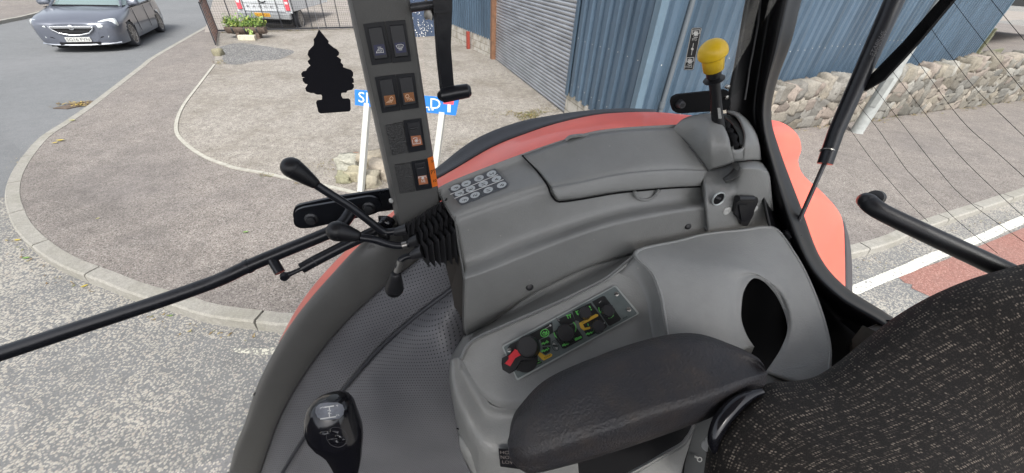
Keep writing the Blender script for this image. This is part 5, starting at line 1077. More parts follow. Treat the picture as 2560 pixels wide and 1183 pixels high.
R5(circ(555, 605, 48, 22, 42, -30, 0, 360), 9); R5([(530, 612), (545, 590), (560, 610), (575, 585), (582, 610), (560, 628), (536, 626)], 11)
R5(circ(770, 580, 112, 18, 95, -20, 95, 190), 13); R5(circ(790, 560, 122, 10, 100, -20, -25, 45), 10)
for a in range(20, 175, 17): R5(circ(1000, 340, 84, 3, 72, -20, a, a + 11), 13)
for a in range(70, 200, 17): R5(circ(1245, 318, 76, 3, 80, -20, a, a + 11), 12)
R5([(905, 355), (925, 395), (915, 360), (935, 350)], 8); R5([(1060, 300), (1075, 320), (1065, 300)], 8)
R5([(1275, 425), (1300, 400), (1335, 405), (1310, 425), (1280, 435)], 13)
for (x, y) in ((560, 722), (560, 806), (795, 740), (935, 668), (1065, 612)):
    R5([(x - 40, y + 14), (x + 38, y - 22)], 6); R5([(x - 38, y + 4), (x - 20, y - 8), (x - 10, y + 6), (x + 12, y - 16), (x + 24, y - 8)], 14)
R5([(905, 680), (965, 650)], 26); R5([(575, 690), (600, 710)], 8); R5([(585, 770), (605, 785)], 8); R5([(435, 905), (450, 945), (440, 950)], 24); R5([(465, 910), (490, 915)], 7); R5([(450, 958), (510, 930)], 5)
R5([(800, 408), (850, 392)], 8); R5([(815, 415), (822, 440)], 8); R5([(840, 402), (848, 430)], 8); R5([(1045, 500), (1050, 520)], 10)
gr.build('green_symbols', GRN, CPn, smooth=False)
ye = MB()
slab('x', z5([(458, 832), (490, 815), (565, 862), (622, 835), (642, 850), (632, 872), (545, 916), (522, 905)]), PP, .0069, .0072, YELP, CPn, mb=ye)
ye.build('yellow_symbol', YELP, CPn, smooth=False); ye = MB()
slab('x', z5([(945, 492), (1135, 388), (1162, 392), (1163, 412), (1140, 425), (990, 505), (1010, 545), (1070, 532), (1072, 556), (1000, 576), (962, 548)]), PP, .0069, .0072, YELP, CPn, mb=ye); ye.build('yellow_symbol', YELP, CPn, smooth=False)
tx = MB(); text_px(tx, 'STOP', z5([(553, 897)])[0], z5([(628, 860)])[0], z5([(545, 880)])[0], PP, .0075); text_px(tx, 'HITCH', z5([(980, 500)])[0], z5([(1062, 455)])[0], z5([(972, 480)])[0], PP, .0075); text_px(tx, 'EHR', z5([(1450, 448)])[0], z5([(1500, 422)])[0], z5([(1444, 432)])[0], PP, .0066)
R5(circ(675, 750, 38, 20, 60, -18), 5, tx, .0066); slab('x', z5([(645, 742), (700, 745), (706, 760), (650, 757)]), PP, .0066, .0068, INK, CPn, mb=tx); tx.build('panel_text', INK, CPn, smooth=False)
wt = MB(); R5([(540, 568), (610, 525)], 4, wt); slab('x', z5(circ(618, 518, 12, 12)), PP, .0068, .007, WHITE, CPn, mb=wt); slab('x', z5([(640, 735), (655, 715), (680, 733)]), PP, .0067, .0069, WHITE, CPn, mb=wt); slab('x', z5([(672, 770), (702, 765), (696, 795)]), PP, .0067, .0069, WHITE, CPn, mb=wt)
for x, y in ((1192, 505), (1222, 488), (1215, 535)): slab('x', z5([(x, y), (x + 18, y - 9), (x + 14, y + 12)]), PP, .0069, .0071, GREYL, CPn, mb=wt)
R5([(1172, 262), (1195, 240)], 5, wt); wt.build('white_symbols', ZINC, CPn, smooth=False)
mmpx = (PP.pt(1400, 830, 0) - PP.pt(1401, 830, 0)).length
def knob(bx, by, r, h, nm='control_knob', m=BLACK, ribs=0, taper=.93):
    mb = MB(); p = PP.pt(bx, by, .006); R = r * mmpx; mb.lathe(p, PP.n, [(0, R * 1.05), (h * .1, R * 1.05), (h * .12, R), (h * .9, R * taper), (h, R * (taper - .07)), (h * 1.0, R * .3)], 36)
    o = mb.build(nm, m, CPn, angle=35)
    if ribs:
        q = MB(); a = PP.n.orthogonal().normalized(); b = PP.n.cross(a)
        for k in range(ribs):
            an = 2 * math.pi * k / ribs; d = a * math.cos(an) + b * math.sin(an); q.box(p + d * R * .985 + PP.n * h * .45, (R * .06, R * .07, h * .42), (d, b * math.cos(an) - a * math.sin(an), PP.n))
        q.build('grip_rib', m, o, smooth=False, bevel=.0003)
    return o, p, R
tn_ = lambda p, h: p + PP.n * h
bigk, pb_, RB = knob(1322, 868, 27.5, .030); 
mb = MB(); mb.lathe(tn_(pb_, .0301), PP.n, [(0, RB * .80), (.0006, RB * .78), (.0006, RB * .3)], 36); mb.build('knob_cap', mat('knob_cap', (.02, .02, .022), .5), bigk)
mb = MB(); mb.prism([PP.pt(x, y, .008) for x, y in z5([(330, 770), (90, 900), (75, 950), (95, 1010), (160, 1050), (215, 1035), (290, 930), (420, 900)])], PP.n * .009); mb.build('pointer_arm', BLACK, bigk, smooth=False, bevel=.002)
mb = MB(); mb.prism([PP.pt(x, y, .0175) for x, y in z5([(215, 790), (265, 812), (285, 850), (220, 890), (160, 975), (108, 950), (150, 900), (145, 870)])], PP.n * .003); mb.build('red_marker', REDP, bigk, smooth=False, bevel=.001)
mb = MB(); mb.lathe(PP.pt(*z5([(330, 900)])[0], .0066), PP.n, [(0, RB * 1.15), (.002, RB * 1.12)], 36); mb.build('knob_skirt', BLACK, bigk)
k2_, p2_, r2_ = knob(1414, 835, 22.5, .019, ribs=12); mb = MB(); slab('x', z5([(675, 440), (690, 430), (728, 458), (718, 472)]), Plane(tn_(p2_, .0193), PP.n), 0, .0006, ZINC, k2_, mb=mb); mb.build('knob_mark', mat('mark', (.12, .12, .12), .5), k2_, smooth=False)
KB = mat('knob_gloss', (.030, .030, .033), .25, spec=.6)
knob(1462, 785, 15, .021, m=KB, ribs=10); knob(1518, 780, 15.5, .019, m=KB, ribs=10); knob(1494, 818, 15.5, .019, m=KB, ribs=10)
for (x, y), m_s in ((z5([(1372, 160)])[0], STEEL), (z5([(1510, 335)])[0], STEEL), (z5([(155, 800)])[0], STEEL), (z5([(250, 1010)])[0], BLACK)):
    mb = MB(); mb.lathe(PP.pt(x, y, .006), PP.n, [(0, .0038), (.0012, .0036), (.0016, .0025)], 20); s_ = mb.build('panel_screw', m_s, CPn)
    mb = MB(); mb.box(PP.pt(x, y, .0078), (.0034, .0005, .0004), ((PP.pt(x + 5, y - 1, 0) - PP.pt(x, y, 0)).normalized(), PP.n.cross((PP.pt(x + 5, y - 1, 0) - PP.pt(x, y, 0)).normalized()), PP.n)); mb.build('screw_slot', BLACKM, s_, smooth=False)
# --- the switch pillar
PL = Plane(CAM + LAT * .575, -LAT); PC = Plane(CAM + LAT * .598, -LAT)
lx = lambda y: 869 + .22 * y; rx = lambda y: 1025 + (.1489 * y)
ys = [-120, -60, 0, 60, 120, 180, 240, 300, 360, 420, 470, 510, 550, 600]
def prow(fx, d, dy=0): return [VD(fx(y), y + dy, d) for y in ys]
loft('switch_pillar', [prow(lambda y: lx(y) - 1, .66), prow(lambda y: lx(y) - 0, .612), prow(lambda y: lx(y) + 3, .590), prow(lambda y: lx(y) + 10, .578), prow(lambda y: lx(y) + 17, .575), prow(lambda y: (lx(y) + rx(y)) / 2, .575), prow(lambda y: rx(y) - 8, .575), prow(lambda y: rx(y) - 2.5, .579), prow(rx, .589), [VD(rx(y), y, .589) + LAT * .06 for y in ys]], GREYD, TR, n=40, across=4, match=True, angle=80)
SWP = TR.children[-1] if False else bpy.data.objects['switch_pillar']
z7 = Z(860, 0, 4.55); z9 = Z(840, 200, 4.08); mixp = lambda *a: list(a)
def rocker(bez, rock, lab, labmat, prints, nm='rocker_switch', slot=None, plab=WHITE):
    b = slab(nm, roundpoly(bez, 1.5), PL, -.001, .0028, SWITCH, SWP, bevel=.0006)
    P = MB(); a0, a1, a2, a3 = rock; hs_ = (.0045, .0045, .0090, .0090)
    top = [PL.pt(*q, h) for q, h in zip(rock, (.0042, .0042, .0088, .0088))]; bot = [PL.pt(*q, .002) for q in rock]
    P.add(bot + top, [(0, 1, 2, 3), (7, 6, 5, 4), (0, 4, 5, 1), (1, 5, 6, 2), (2, 6, 7, 3), (3, 7, 4, 0)]); r = P.build('rocker', SWITCH, SWP if False else SWP, smooth=False, bevel=.0012); r.parent = SWP
    rp = Plane(top[0], (top[1] - top[0]).cross(top[3] - top[0])); rp.p = top[0]
    q = slab('switch_label', roundpoly(lab, 1), rp, .0002, .0006, labmat, SWP)
    g = MB()
    for pr in prints:
        if pr[0] == 't': text_px(g, pr[1], pr[2], pr[3], pr[4], rp, .0009)
        else: ribbon(g, pr[0], rp, pr[1], .0007, closed=len(pr) > 2)
    g.build('switch_symbol', plab, SWP, smooth=False)
    if slot:
        g = MB(); g.tube([rp.pt(*slot[0], .0006), rp.pt(*slot[1], .0006)], .0019, 8); g.build('switch_ridge', SWITCH, SWP)
    return b
wav = lambda x, y, l=24: [(x, y), (x - 5, y + l * .3), (x + 4, y + l * .6), (x - 1, y + l)]
rocker(z7([(220, 270), (455, 243), (548, 705), (318, 737)]), z7([(270, 320), (430, 300), (500, 662), (345, 682)]), z7([(335, 515), (455, 500), (480, 620), (355, 635)]), NAVY,
       [(z7([(390, 560), (440, 553), (452, 598), (367, 602)]), 1.2, 1)] + [(z7(wav(x, 533, 28)), .9) for x in (390, 405, 420)] + [(z7(wav(x + 4, 566, 26)), .9) for x in (392, 408, 424)])
rocker(z7([(470, 241), (695, 225), (765, 690), (552, 712)]), z7([(515, 290), (675, 278), (735, 640), (582, 656)]), z7([(570, 490), (692, 478), (712, 595), (595, 608)]), NAVY,
       [(z7([(592, 522), (615, 508), (655, 505), (676, 514), (662, 548), (612, 552)]), 1.2, 1)] + [(z7(wav(x, 518, 28)), .9) for x in (620, 636, 652)] + [(z7(wav(x, 553, 22)), .9) for x in (628, 642, 656)])
lamp = lambda x, y, s: [(x + 12 * s, y - 22), (x + 28 * s, y - 8), (x + 24 * s, y + 14), (x + 2 * s, y + 14), (x - 8 * s, y + 2), (x, y - 16)]
z8 = z9
rocker(z7([(350, 872), (585, 846)]) + z9([(660, 302), (470, 330)]), z7([(395, 912), (548, 890)]) + z9([(622, 268), (490, 292)]), z9([(488, 165), (600, 150), (615, 245), (505, 260)]), ORNG,
       [(z9(lamp(555, 192, 1)), 1.2, 1)] + [(z9([(548 + k * 10, 208), (514 + k * 16, 234)]), 1.0) for k in range(4)], plab=CREAM)
rocker(z7([(592, 846), (800, 824)]) + z9([(846, 276), (666, 300)]), z7([(622, 886), (775, 868)]) + z9([(820, 243), (688, 264)]), z9([(684, 136), (790, 124), (805, 214), (706, 228)]), ORNG,
       [(z9(lamp(738, 168, -1)), 1.2, 1)] + [(z9([(722 + k * 13, 184), (730 + k * 18, 208)]), 1.0) for k in range(4)], plab=CREAM)
star = lambda x, y, r: [[(x - r * math.cos(a), y - r * math.sin(a)), (x + r * math.cos(a), y + r * math.sin(a))] for a in (0, .785, 1.571, 2.356)]
rocker(z9([(685, 410), (870, 386), (915, 705), (740, 735)]), z9([(725, 442), (855, 424), (890, 668), (768, 690)]), z9([(762, 574), (862, 564), (884, 660), (780, 678)]), RUST,
       [(z9(l_), 1.3) for l_ in star(820, 620, 20)] + [(z9([(778, 612), (785, 655), (862, 645), (855, 605)]), 1.2), (z9(circ(812, 605, 26, 8, 16, 0, 200, 320)), 1.3)], slot=z9([(760, 498), (832, 488)]))
rocker(z9([(766, 828), (930, 800), (980, 1095), (818, 1122)]), z9([(800, 856), (910, 840), (945, 1075), (846, 1094)]), z9([(834, 984), (924, 970), (942, 1056), (848, 1070)]), RUST,
       [(z9(l_), 1.2) for l_ in star(885, 1000, 15)] + [(z9([(846, 1004), (842, 990), (916, 980), (920, 998)]), 1.2), ('t', 'HI', *z9([(876, 1050), (910, 1045), (870, 1020)]))], slot=z9([(832, 905), (898, 894)]))
slab('blank_plate', roundpoly(z9([(505, 455), (680, 425), (735, 725), (575, 760)]), 2), PL, -.001, .003, LEATHERY, SWP, bevel=.0008)
slab('blank_plate', roundpoly(z9([(595, 860), (762, 835), (806, 1125), (650, 1150)]), 2), PL, -.001, .003, LEATHERY, SWP, bevel=.0008)
st = slab('pto_sticker', z9([(934, 797), (990, 777), (1040, 1078), (982, 1094)]), Plane(CAM + LAT * .5735, -LAT + REAR * .0), 0, .0006, STICK, SWP)
mb = MB(); sp_ = Plane(CAM + LAT * .5722, -LAT); text_px(mb, '54', z9([(975, 845)])[0], z9([(1000, 838)])[0], z9([(970, 818)])[0], sp_, 0); text_px(mb, 'PT', z9([(972, 963)])[0], z9([(1018, 950)])[0], z9([(966, 925)])[0], sp_, 0); text_px(mb, '10', z9([(996, 1045)])[0], z9([(1026, 1037)])[0], z9([(992, 1020)])[0], sp_, 0); mb.build('sticker_text', INK, SWP, smooth=False)
mb = MB(); mb.lathe(VD(978, 500, .59), -LAT, [(0, .004), (.004, .004), (.005, .002)], 12); mb.build('pillar_clip', ZINC, SWP)
# --- window crank arm outside the pillar
WCP = Plane(CAM + LAT * .560, -LAT)
ca = slab('window_latch', roundpoly([(1086, -60), (1128, -60), (1127, 30), (1124, 110), (1128, 160), (1132, 208), (1138, 216), (1112, 228), (1102, 205), (1094, 140), (1089, 70)], 4), WCP, -.012, .004, PAINTB, TR, bevel=.003)
slab('latch_body', roundpoly([(1076, -50), (1126, -50), (1128, 20), (1122, 30), (1084, 32)], 3), WCP, .002, .010, PAINTB, ca, bevel=.003)
slab('latch_edge', [(1082, 20), (1090, 30), (1093, 80), (1095, 100), (1094, 140), (1108, 215), (1100, 222), (1090, 140), (1086, 80)], WCP, -.016, -.006, STEELD, ca, bevel=.001)
mb = MB(); mb.tube([WCP.pt(1105, 240, .0), WCP.pt(1107, 239, .004), WCP.pt(1140, 232, .005), WCP.pt(1170, 227, .006), WCP.pt(1177, 226, .006)], [.0075, .0105, .0105, .0098, .0065], 18); mb.build('latch_grip', PAINTB, ca)
mb = MB(); mb.tube([WCP.pt(1026, 20, 0), WCP.pt(1082, 12, -.002)], .0052, 12); mb.build('latch_pin', STEELD, ca)
mb = MB(); mb.tube([WCP.pt(1062, -30, -.02), WCP.pt(1066, 8, -.02)], .002, 8); mb.rock(WCP.pt(1072, 34, -.012), (.006, .006, .008), 3); mb.build('latch_spring', STEEL, ca)
# --- air freshener
fr = [(798, 74), (806, 84), (816, 96), (822, 103), (821, 108), (833, 118), (843, 124), (848, 131), (847, 138), (842, 141), (846, 143), (853, 149), (852, 156), (858, 162), (858, 168), (866, 171), (878, 175), (883, 181), (883, 190), (880, 193), (884, 197), (885, 206), (880, 208), (885, 212), (885, 219), (881, 224), (869, 226), (866, 231), (859, 231), (854, 232), (853, 239), (857, 246), (871, 246), (876, 250), (877, 274), (874, 278), (803, 283), (797, 280), (791, 256), (793, 251), (806, 249), (806, 240), (804, 236), (793, 236), (785, 232), (777, 232), (767, 228), (764, 220), (768, 214), (770, 210), (764, 209), (758, 202), (757, 195), (764, 193), (756, 192), (754, 184), (758, 178), (766, 177), (769, 171), (777, 163), (773, 159), (770, 152), (776, 147), (774, 143), (770, 136), (772, 127), (779, 119), (785, 113), (786, 106), (785, 98), (790, 92)]
FP = Plane(VD(820, 180, .57), (-LAT - REAR * .15)); fo = tuple(FP.pt(820, 283, 0))
mb = MB(); mb.prism([FP.pt(x, y, 0) for x, y in fr], FP.n * .0016); af = mb.build('air_freshener', CARD, smooth=False, loc=fo); tag(af, 'flat black card air freshener shaped like a fir tree hanging left of the switch pillar', 'air freshener')
mb = MB(); a_ = FP.pt(798, 76, .0008); mb.tube([a_, a_ + Vector((0, 0, .42))], .00022, 6); mb.build('thread', mat('clear_thread', (.5, .5, .5), .3), af)
# --- stickers on the side glass
SG = Plane(CAM + LAT * .600, -LAT); z3 = Z(1660, 0, 2.817)
gs = slab('glass_sticker', roundpoly(z3([(194, 196), (266, 194), (206, 494), (137, 494)]), 4), SG, 0, .0006, BLACK, TR)
mb = MB(); ribbon(mb, roundpoly(z3([(197, 199), (263, 197), (203, 491), (140, 491)]), 4), SG, .8, .0007, closed=True)
for (x, y) in ((224, 237), (182, 432)):
    for l_ in star(x, y, 17): ribbon(mb, z3(l_), SG, 2.6, .0007)
    ribbon(mb, z3([(x - 26, y + 8), (x - 24, y - 24), (x + 28, y - 27), (x + 26, y)]), SG, 1.3, .0007); ribbon(mb, z3(circ(x, y + 4, 24, 6, 24, 0, 60, 130)), SG, 1.3, .0007)
ribbon(mb, z3([(207, 305), (192, 388)]), SG, 1.1, .0007); slab('x', z3(circ(199, 346, 9, 12)), SG, .0006, .0009, WHITE, gs, mb=mb)
text_px(mb, 'PTO', z3([(198, 288)])[0], z3([(230, 288)])[0], z3([(200, 271)])[0], SG, .0008); text_px(mb, 'PTO-E', z3([(148, 481)])[0], z3([(196, 479)])[0], z3([(150, 465)])[0], SG, .0008); mb.build('sticker_symbols', WHITE, gs, smooth=False)
mb = MB(); text_px(mb, 'GLASPO', (1774, 281), (1742, 280), (1774, 274.5), SG, .0003); ribbon(mb, circ(1757, 278, 18, 20, 5.5, -2), SG, .8, .0003, closed=True); mb.build('glass_mark', INK, TR, smooth=False)
# --- rear hinge plate
HR = Plane(CAM + LAT * .594, -LAT)
hr = slab('hinge_plate', roundpoly([(1674, 256), (1676, 243), (1688, 235), (1815, 222), (1822, 260), (1812, 273), (1692, 282), (1680, 276)], 9), HR, 0, .006, BLACKM, TR, bevel=.001)
mb = MB(); mb.tube([HR.pt(1697, 259, .004), HR.pt(1706, 263, .022)], [.0085, .0058], 18); mb.tube([HR.pt(1706, 263, .022), HR.pt(1707, 264, .024)], [.0045, .004], 12); mb.build('hinge_stud', STEELD, hr)
mb = MB(); mb.lathe(HR.pt(1816, 216, .004), HR.n, [(0, .004), (.006, .004), (.007, .002)], 12); mb.lathe(HR.pt(1813, 242, .004), HR.n, [(0, .004), (.006, .004), (.007, .002)], 12); mb.build('hinge_screw', STEEL, hr)
# --- front hinge plates, grab bar and gas strut
HL = Plane(CAM + LAT * .655, -LAT)
h2 = slab('door_hinge', roundpoly([(733, 535), (738, 514), (752, 508), (840, 489), (985, 468), (992, 520), (930, 528), (800, 560), (765, 566), (742, 560)], 10), HL, -.006, .0, PAINTB, TR, bevel=.001)
slab('hinge_strap', roundpoly([(735, 546), (738, 525), (756, 516), (925, 487), (946, 493), (953, 508), (948, 526), (930, 533), (778, 566), (752, 567), (738, 560)], 12), HL, .010, .016, PAINTB, h2, bevel=.002)
for x, y in ((779, 546), (922, 518)):
    mb = MB(); mb.lathe(HL.pt(x, y, .014), HL.n, [(0, .013), (.003, .012), (.005, .0085), (.012, .008), (.013, .004)], 20); mb.build('hinge_bolt', STEELD, h2)
bar = [(-120, 922), (0, 885), (200, 819), (400, 753), (532, 706), (576, 687), (622, 665), (710, 628), (813, 586), (848, 567), (868, 545), (882, 520)]
tb_ = [.515, .530, .556, .583, .603, .608, .616, .632, .650, .660, .672, .68]
pb2 = [T(x, y, t) for (x, y), t in zip(bar, tb_)]; mb = MB(); mb.tube(cr(pb2, 70), .0112, 20); gb_ = mb.build('grab_bar', PAINTB, TR)
mb = MB(); a = T(616, 668, .6155); b = T(626, 663.5, .617); mb.tube([a, b], .0125, 20); mb.build('bar_collar', PAINTB, gb_)
mb = MB(); mb.tube(TT([(678, 645), (690, 665), (700, 682)], .625), .0085, 12); mb.lathe(T(712, 691, .625), -LAT, [(-.005, .006), (0, .008), (.006, .006)], 14); mb.build('strut_bracket', PAINTB, gb_)
mb = MB(); mb.tube(TT([(712, 691), (730, 683), (757, 671)], [.625, .63, .636]), [.006, .0042, .0038], 12); mb.tube(TT([(754, 671), (786, 653), (860, 615), (940, 576)], [.636, .643, .66, .68]), [.0098, .0098, .0098, .0098], 18); mb.tube(TT([(940, 576), (964, 562)], [.68, .685]), .005, 12); gs_ = mb.build('gas_strut', PAINTB, TR)
mb = MB(); mb.tube(TT([(784, 655), (787, 653)], [.642, .643]), .0102, 18); mb.build('strut_collar', STEELD, gs_)
mb = MB(); mb.rock(T(966, 560, .68), (.014, .012, .014), 9, sub=4); mb.build('strut_ball', BLACKG, gs_, angle=180)
mb = MB(); mb.rock(T(960, 588, .655), (.010, .008, .010), 4, sub=4); mb.build('door_stop', BLACK, TR, angle=180)
# --- hydraulic levers and their gaiters
def bellows(tb, tf, bf, nn_, st, d0, d1, nm):
    """square pleated rubber sleeve: plates from photo corners top-back, top-front, bottom-front"""
    b = MB(); prevm = None; axis = REAR * .9 + LAT * .35
    for k in range(nn_):
        sh = 1 - .012 * k; o = (st[0] * k, st[1] * k); p1, p2, p3 = [VD(x + o[0], y + (st[1] if i < 2 else st[2]) * k, d + .002 * k) for i, ((x, y), d) in enumerate(((tb, d0), (tf, d1), (bf, d1)))]
        p4 = p1 + (p3 - p2); nrm = (p2 - p1).cross(p3 - p2).normalized(); 
        if nrm.dot(axis) < 0: nrm = -nrm
        q = [p1, p2, p3, p4]; c = sum(q, Vector()) / 4; b.prism([c + (p - c) * 1.0 for p in q], nrm * .0016)
        inn_ = [c + (p - c) * .62 for p in q]
        if prevm: b.grid([prevm, [c + (p - c) * .99 for p in q]], closeu=True)
        prevm = [p + nrm * .004 for p in inn_]; b.grid([[c + (p - c) * .97 + nrm * .0016 for p in q], prevm], closeu=True)
    return b.build(nm, RUBBER, TR, smooth=False)
zb = Z(700, 380, 2.817); Bq = lambda *p: zb(p)
g3 = bellows(*Bq((868, 520), (905, 492), (905, 608)), 8, (13.5, -8.5, -10), .572, .540, 'lever_gaiter')
g2_ = bellows(*Bq((965, 510), (1000, 570), (1000, 690)), 8, (12.5, -8.5, -4), .548, .512, 'lever_gaiter')
g1_ = bellows(*Bq((978, 597), (1032, 662), (1050, 815)), 8, (14.2, -8.0, -1.5), .530, .487, 'lever_gaiter')
mb = MB(); mb.prism([VD(x, y, d) for (x, y), d in zip(zb([(870, 470), (1060, 400), (1200, 460), (1240, 600), (1285, 780), (1130, 780), (960, 700), (900, 600)]), (.60, .60, .58, .55, .52, .55, .585, .60))], LAT * .03); mb.build('gaiter_frame', RUBBER, TR, smooth=False)
def nozzle(a, b, ta, tb2, r0, r1): m_ = MB(); m_.tube([VD(*zb([a])[0], ta), VD(*zb([b])[0], tb2)], [r0, r1], 16); return m_
nozzle((808, 566), (900, 545), .560, .556, .0078, .0118).build('gaiter_neck', RUBBER, g3); nozzle((918, 636), (985, 612), .535, .530, .0085, .012).build('gaiter_neck', RUBBER, g2_); nozzle((928, 728), (1010, 700), .512, .508, .0080, .0125).build('gaiter_neck', RUBBER, g1_)
def lever(stem, sd, r, knobpx, kd, kr, bare=None):
    m_ = MB(); m_.tube(cr([VD(*p, d) for p, d in zip(stem, sd)], 28), r, 16); lv_ = m_.build('hydraulic_lever', PAINTB, TR)
    a, b = VD(*knobpx[0], kd[0]), VD(*knobpx[-1], kd[0]); L = (b - a).length; R = kr; prof = [(0, .0006)]
    for q in range(1, 9): th = math.pi / 2 * q / 8; prof.append((R * (1 - math.cos(th)), R * math.sin(th)))
    for q in range(1, 13):
        t = q / 12; prof.append((R + (L - R) * t, R * (1 - .52 * t ** 1.3) if t < 1 else R * .44))
    k = MB(); k.lathe(a, b - a, prof, 30); ko = k.build('lever_knob', BLACK, lv_, angle=180)
    tq = R + (L - R) * .06; k = MB(); k.lathe(a, b - a, [(tq, R * .99), (tq + .0003, R * 1.008), (tq + .0006, R * .99)], 30); k.build('mould_line', BLACK, lv_)
    if bare: b = MB(); b.tube([VD(*p, d) for p, d in zip(*bare)], r * 1.06, 16); b.build('worn_metal', STEEL, lv_)
    return lv_
lever([(782, 457), (830, 488), (880, 520), (940, 566), (962, 580), (988, 578)], [.560, .560, .560, .560, .560, .560], .0068, [(705, 402), (793, 463)], [.56], .0158)
lever([(886, 592), (930, 598), (966, 609), (1000, 614), (1030, 607)], [.535, .535, .535, .535, .535], .0068, [(815, 571), (900, 592)], [.535], .0172, ([(1006, 614), (1018, 611)], [.5345, .5345]))
lever([(988, 690), (996, 664), (1002, 650), (1015, 642), (1032, 640)], [.50, .503, .507, .51, .512], .0056, [(984, 738), (990, 682)], [.497], .0164, ([(992, 680), (1001, 652)], [.500, .505]))
# --- range lever in the foreground
rowsy = [(994, 832, 14), (997, 832, 32), (1003, 830, 44), (1015, 828, 54), (1035, 828, 60), (1060, 832, 64.5), (1078, 838, 64), (1095, 845, 59), (1110, 853, 51), (1125, 859, 44), (1145, 864, 38), (1165, 867, 32), (1183, 867, 28), (1215, 868, 26), (1260, 870, 25)]
mb = MB(); rows = []; axv = (T(832, 1000, .50) - T(868, 1215, .53)).normalized(); rt = CR; fwd = axv.cross(rt).normalized()
pxs = .50 / 900
for i, (y, x, w) in enumerate(rowsy):
    t = .50 + .03 * (y - 1000) / 215; c = T(x, y, t); rw = w * t / 900; rows.append([c + rt * math.cos(a) * rw + fwd * math.sin(a) * rw * (.95) for a in [2 * math.pi * k / 36 for k in range(36)]])
mb.grid(rows, closeu=True); mb.f.append(list(range(36))); gl = mb.build('range_lever', BLACKG, TR, angle=80)
GPl = Plane(T(825, 1030, .462), (CAM - T(825, 1030, .462)).normalized() + UP * .45)
ov = circ(826, 1030, 38, 36, 20, -5)
plt = slab('knob_plate', [(788, 1032), (790, 1019), (800, 1010), (820, 1007), (845, 1007), (857, 1013), (861, 1024), (858, 1037), (848, 1046), (826, 1050), (806, 1050), (794, 1044)], GPl, 0, .001, PLATE, gl, bevel=.0004)
zg = Z(740, 960, 5.305); mb = MB()
for pts, w in (([(380, 310), (500, 292)], 3.0), ([(440, 300), (445, 345)], 2.4), ([(325, 465), (525, 435)], 3.0), ([(440, 385), (445, 445)], 2.4)): ribbon(mb, zg(pts), GPl, w, .0011)
text_px(mb, 'N', *zg([(470, 395), (462, 350), (425, 395)]), GPl, .0013); text_px(mb, '3', *zg([(372, 320), (365, 300), (320, 335)]), GPl, .0013); text_px(mb, '4', *zg([(565, 300), (560, 275), (530, 300)]), GPl, .0013); text_px(mb, '2', *zg([(575, 425), (568, 400), (535, 432)]), GPl, .0013)
mb.build('shift_pattern', WHITE, gl, smooth=False)
KP = Plane(T(835, 1085, .44), (CAM - T(835, 1085, .44)).normalized() - UP * .25)
kp_ = MB(); ribbon(kp_, circ(842, 1093, 27, 26, 24, 35, 0, 360), KP, 1.3, .0045, .001, closed=True)
kp_.build('button_recess', mat('recess_rim', (.02, .02, .023), .2), gl, smooth=False)
mb = MB()
for x, y, rx_, ry_, rot in ((812, 1083, 11, 5, -12), (836, 1081, 11, 5, 8), (846, 1092, 9, 5, 30), (834, 1103, 11, 7, -12), (856, 1100, 8, 5, -25)):
    c = KP.pt(x, y, .003); mb.rock(c, (rx_ * pxs, ry_ * pxs, .003), x, ((CR * math.cos(rad(-rot)) + CU * math.sin(rad(-rot))), (CU * math.cos(rad(-rot)) - CR * math.sin(rad(-rot))), KP.n), sub=3)
mb.build('button_pad', BLACKG, gl, angle=180)
# --- rear corner post and rear window frame
q = [[(1890, -60), (1868, 0), (1843, 140), (1818, 270), (1850, 330), (1895, 430), (1925, 560), (1950, 640), (1990, 740), (2030, 860), (2060, 980)],
     [(1920, -60), (1902, 0), (1878, 140), (1858, 285), (1876, 345), (1906, 445), (1940, 560), (1978, 660), (2035, 770), (2110, 870), (2180, 960)],
     [(1948, -60), (1932, 0), (1908, 130), (1888, 265), (1894, 330), (1918, 430), (1954, 560), (2004, 680), (2075, 770), (2160, 835), (2250, 900)],
     [(1962, -60), (1945, 0), (1920, 125), (1900, 245), (1900, 320), (1923, 420), (1962, 555), (2014, 675), (2086, 755), (2178, 815), (2275, 880)],
     [(1982, -60), (1965, 0), (1940, 120), (1913, 230), (1909, 310), (1932, 410), (1976, 550), (2028, 670), (2098, 742), (2190, 797), (2290, 862)],
     [(2000, -60), (1982, 0), (1955, 112), (1922, 218), (1915, 298), (1937, 395), (1986, 535), (2036, 652), (2104, 730), (2198, 790), (2300, 852)],
     [(2025, -60), (2003, 0), (1977, 105), (1940, 210), (1927, 290), (1948, 375), (2002, 520), (2048, 640), (2110, 715), (2210, 780), (2315, 846)]]
rd = [.600, .630, .655, .635, .628, .655, .690]
loft('rear_corner_post', [[VR(x, y, d) for x, y in r] for r, d in zip(q, rd)] + [[VR(x, y, .72) for x, y in q[-1]]], POSTM, TR, n=70, across=4, match=True, angle=80, solid=.004)
mb = MB(); mb.tube([VR(x - 2, y, .628) for x, y in [(1905, -20), (1897, 60), (1884, 130), (1876, 170), (1870, 215), (1864, 250)]], .0022, 6); mb.build('frame_seal', RUBBER, TR)
mb = MB(); mb.prism([VR(x, y, .60) for x, y in [(2135, 852), (2160, 820), (2200, 838), (2190, 870), (2140, 885)]], REAR * .03); mb.prism([VR(x, y, .62) for x, y in [(2128, 862), (2150, 856), (2185, 880), (2150, 900), (2130, 885)]], REAR * .03); mb.build('rear_latch', mat('worn_latch', (.07, .06, .05), .6, var=.4), TR, smooth=False, bevel=.003)
mb = MB(); mb.grid([[VR(x, y, .655) for x in (1960, 2460)] for y in (800, 1150)]); mb.build('rear_panel', BLACKM, TR, smooth=False, solid=.003)
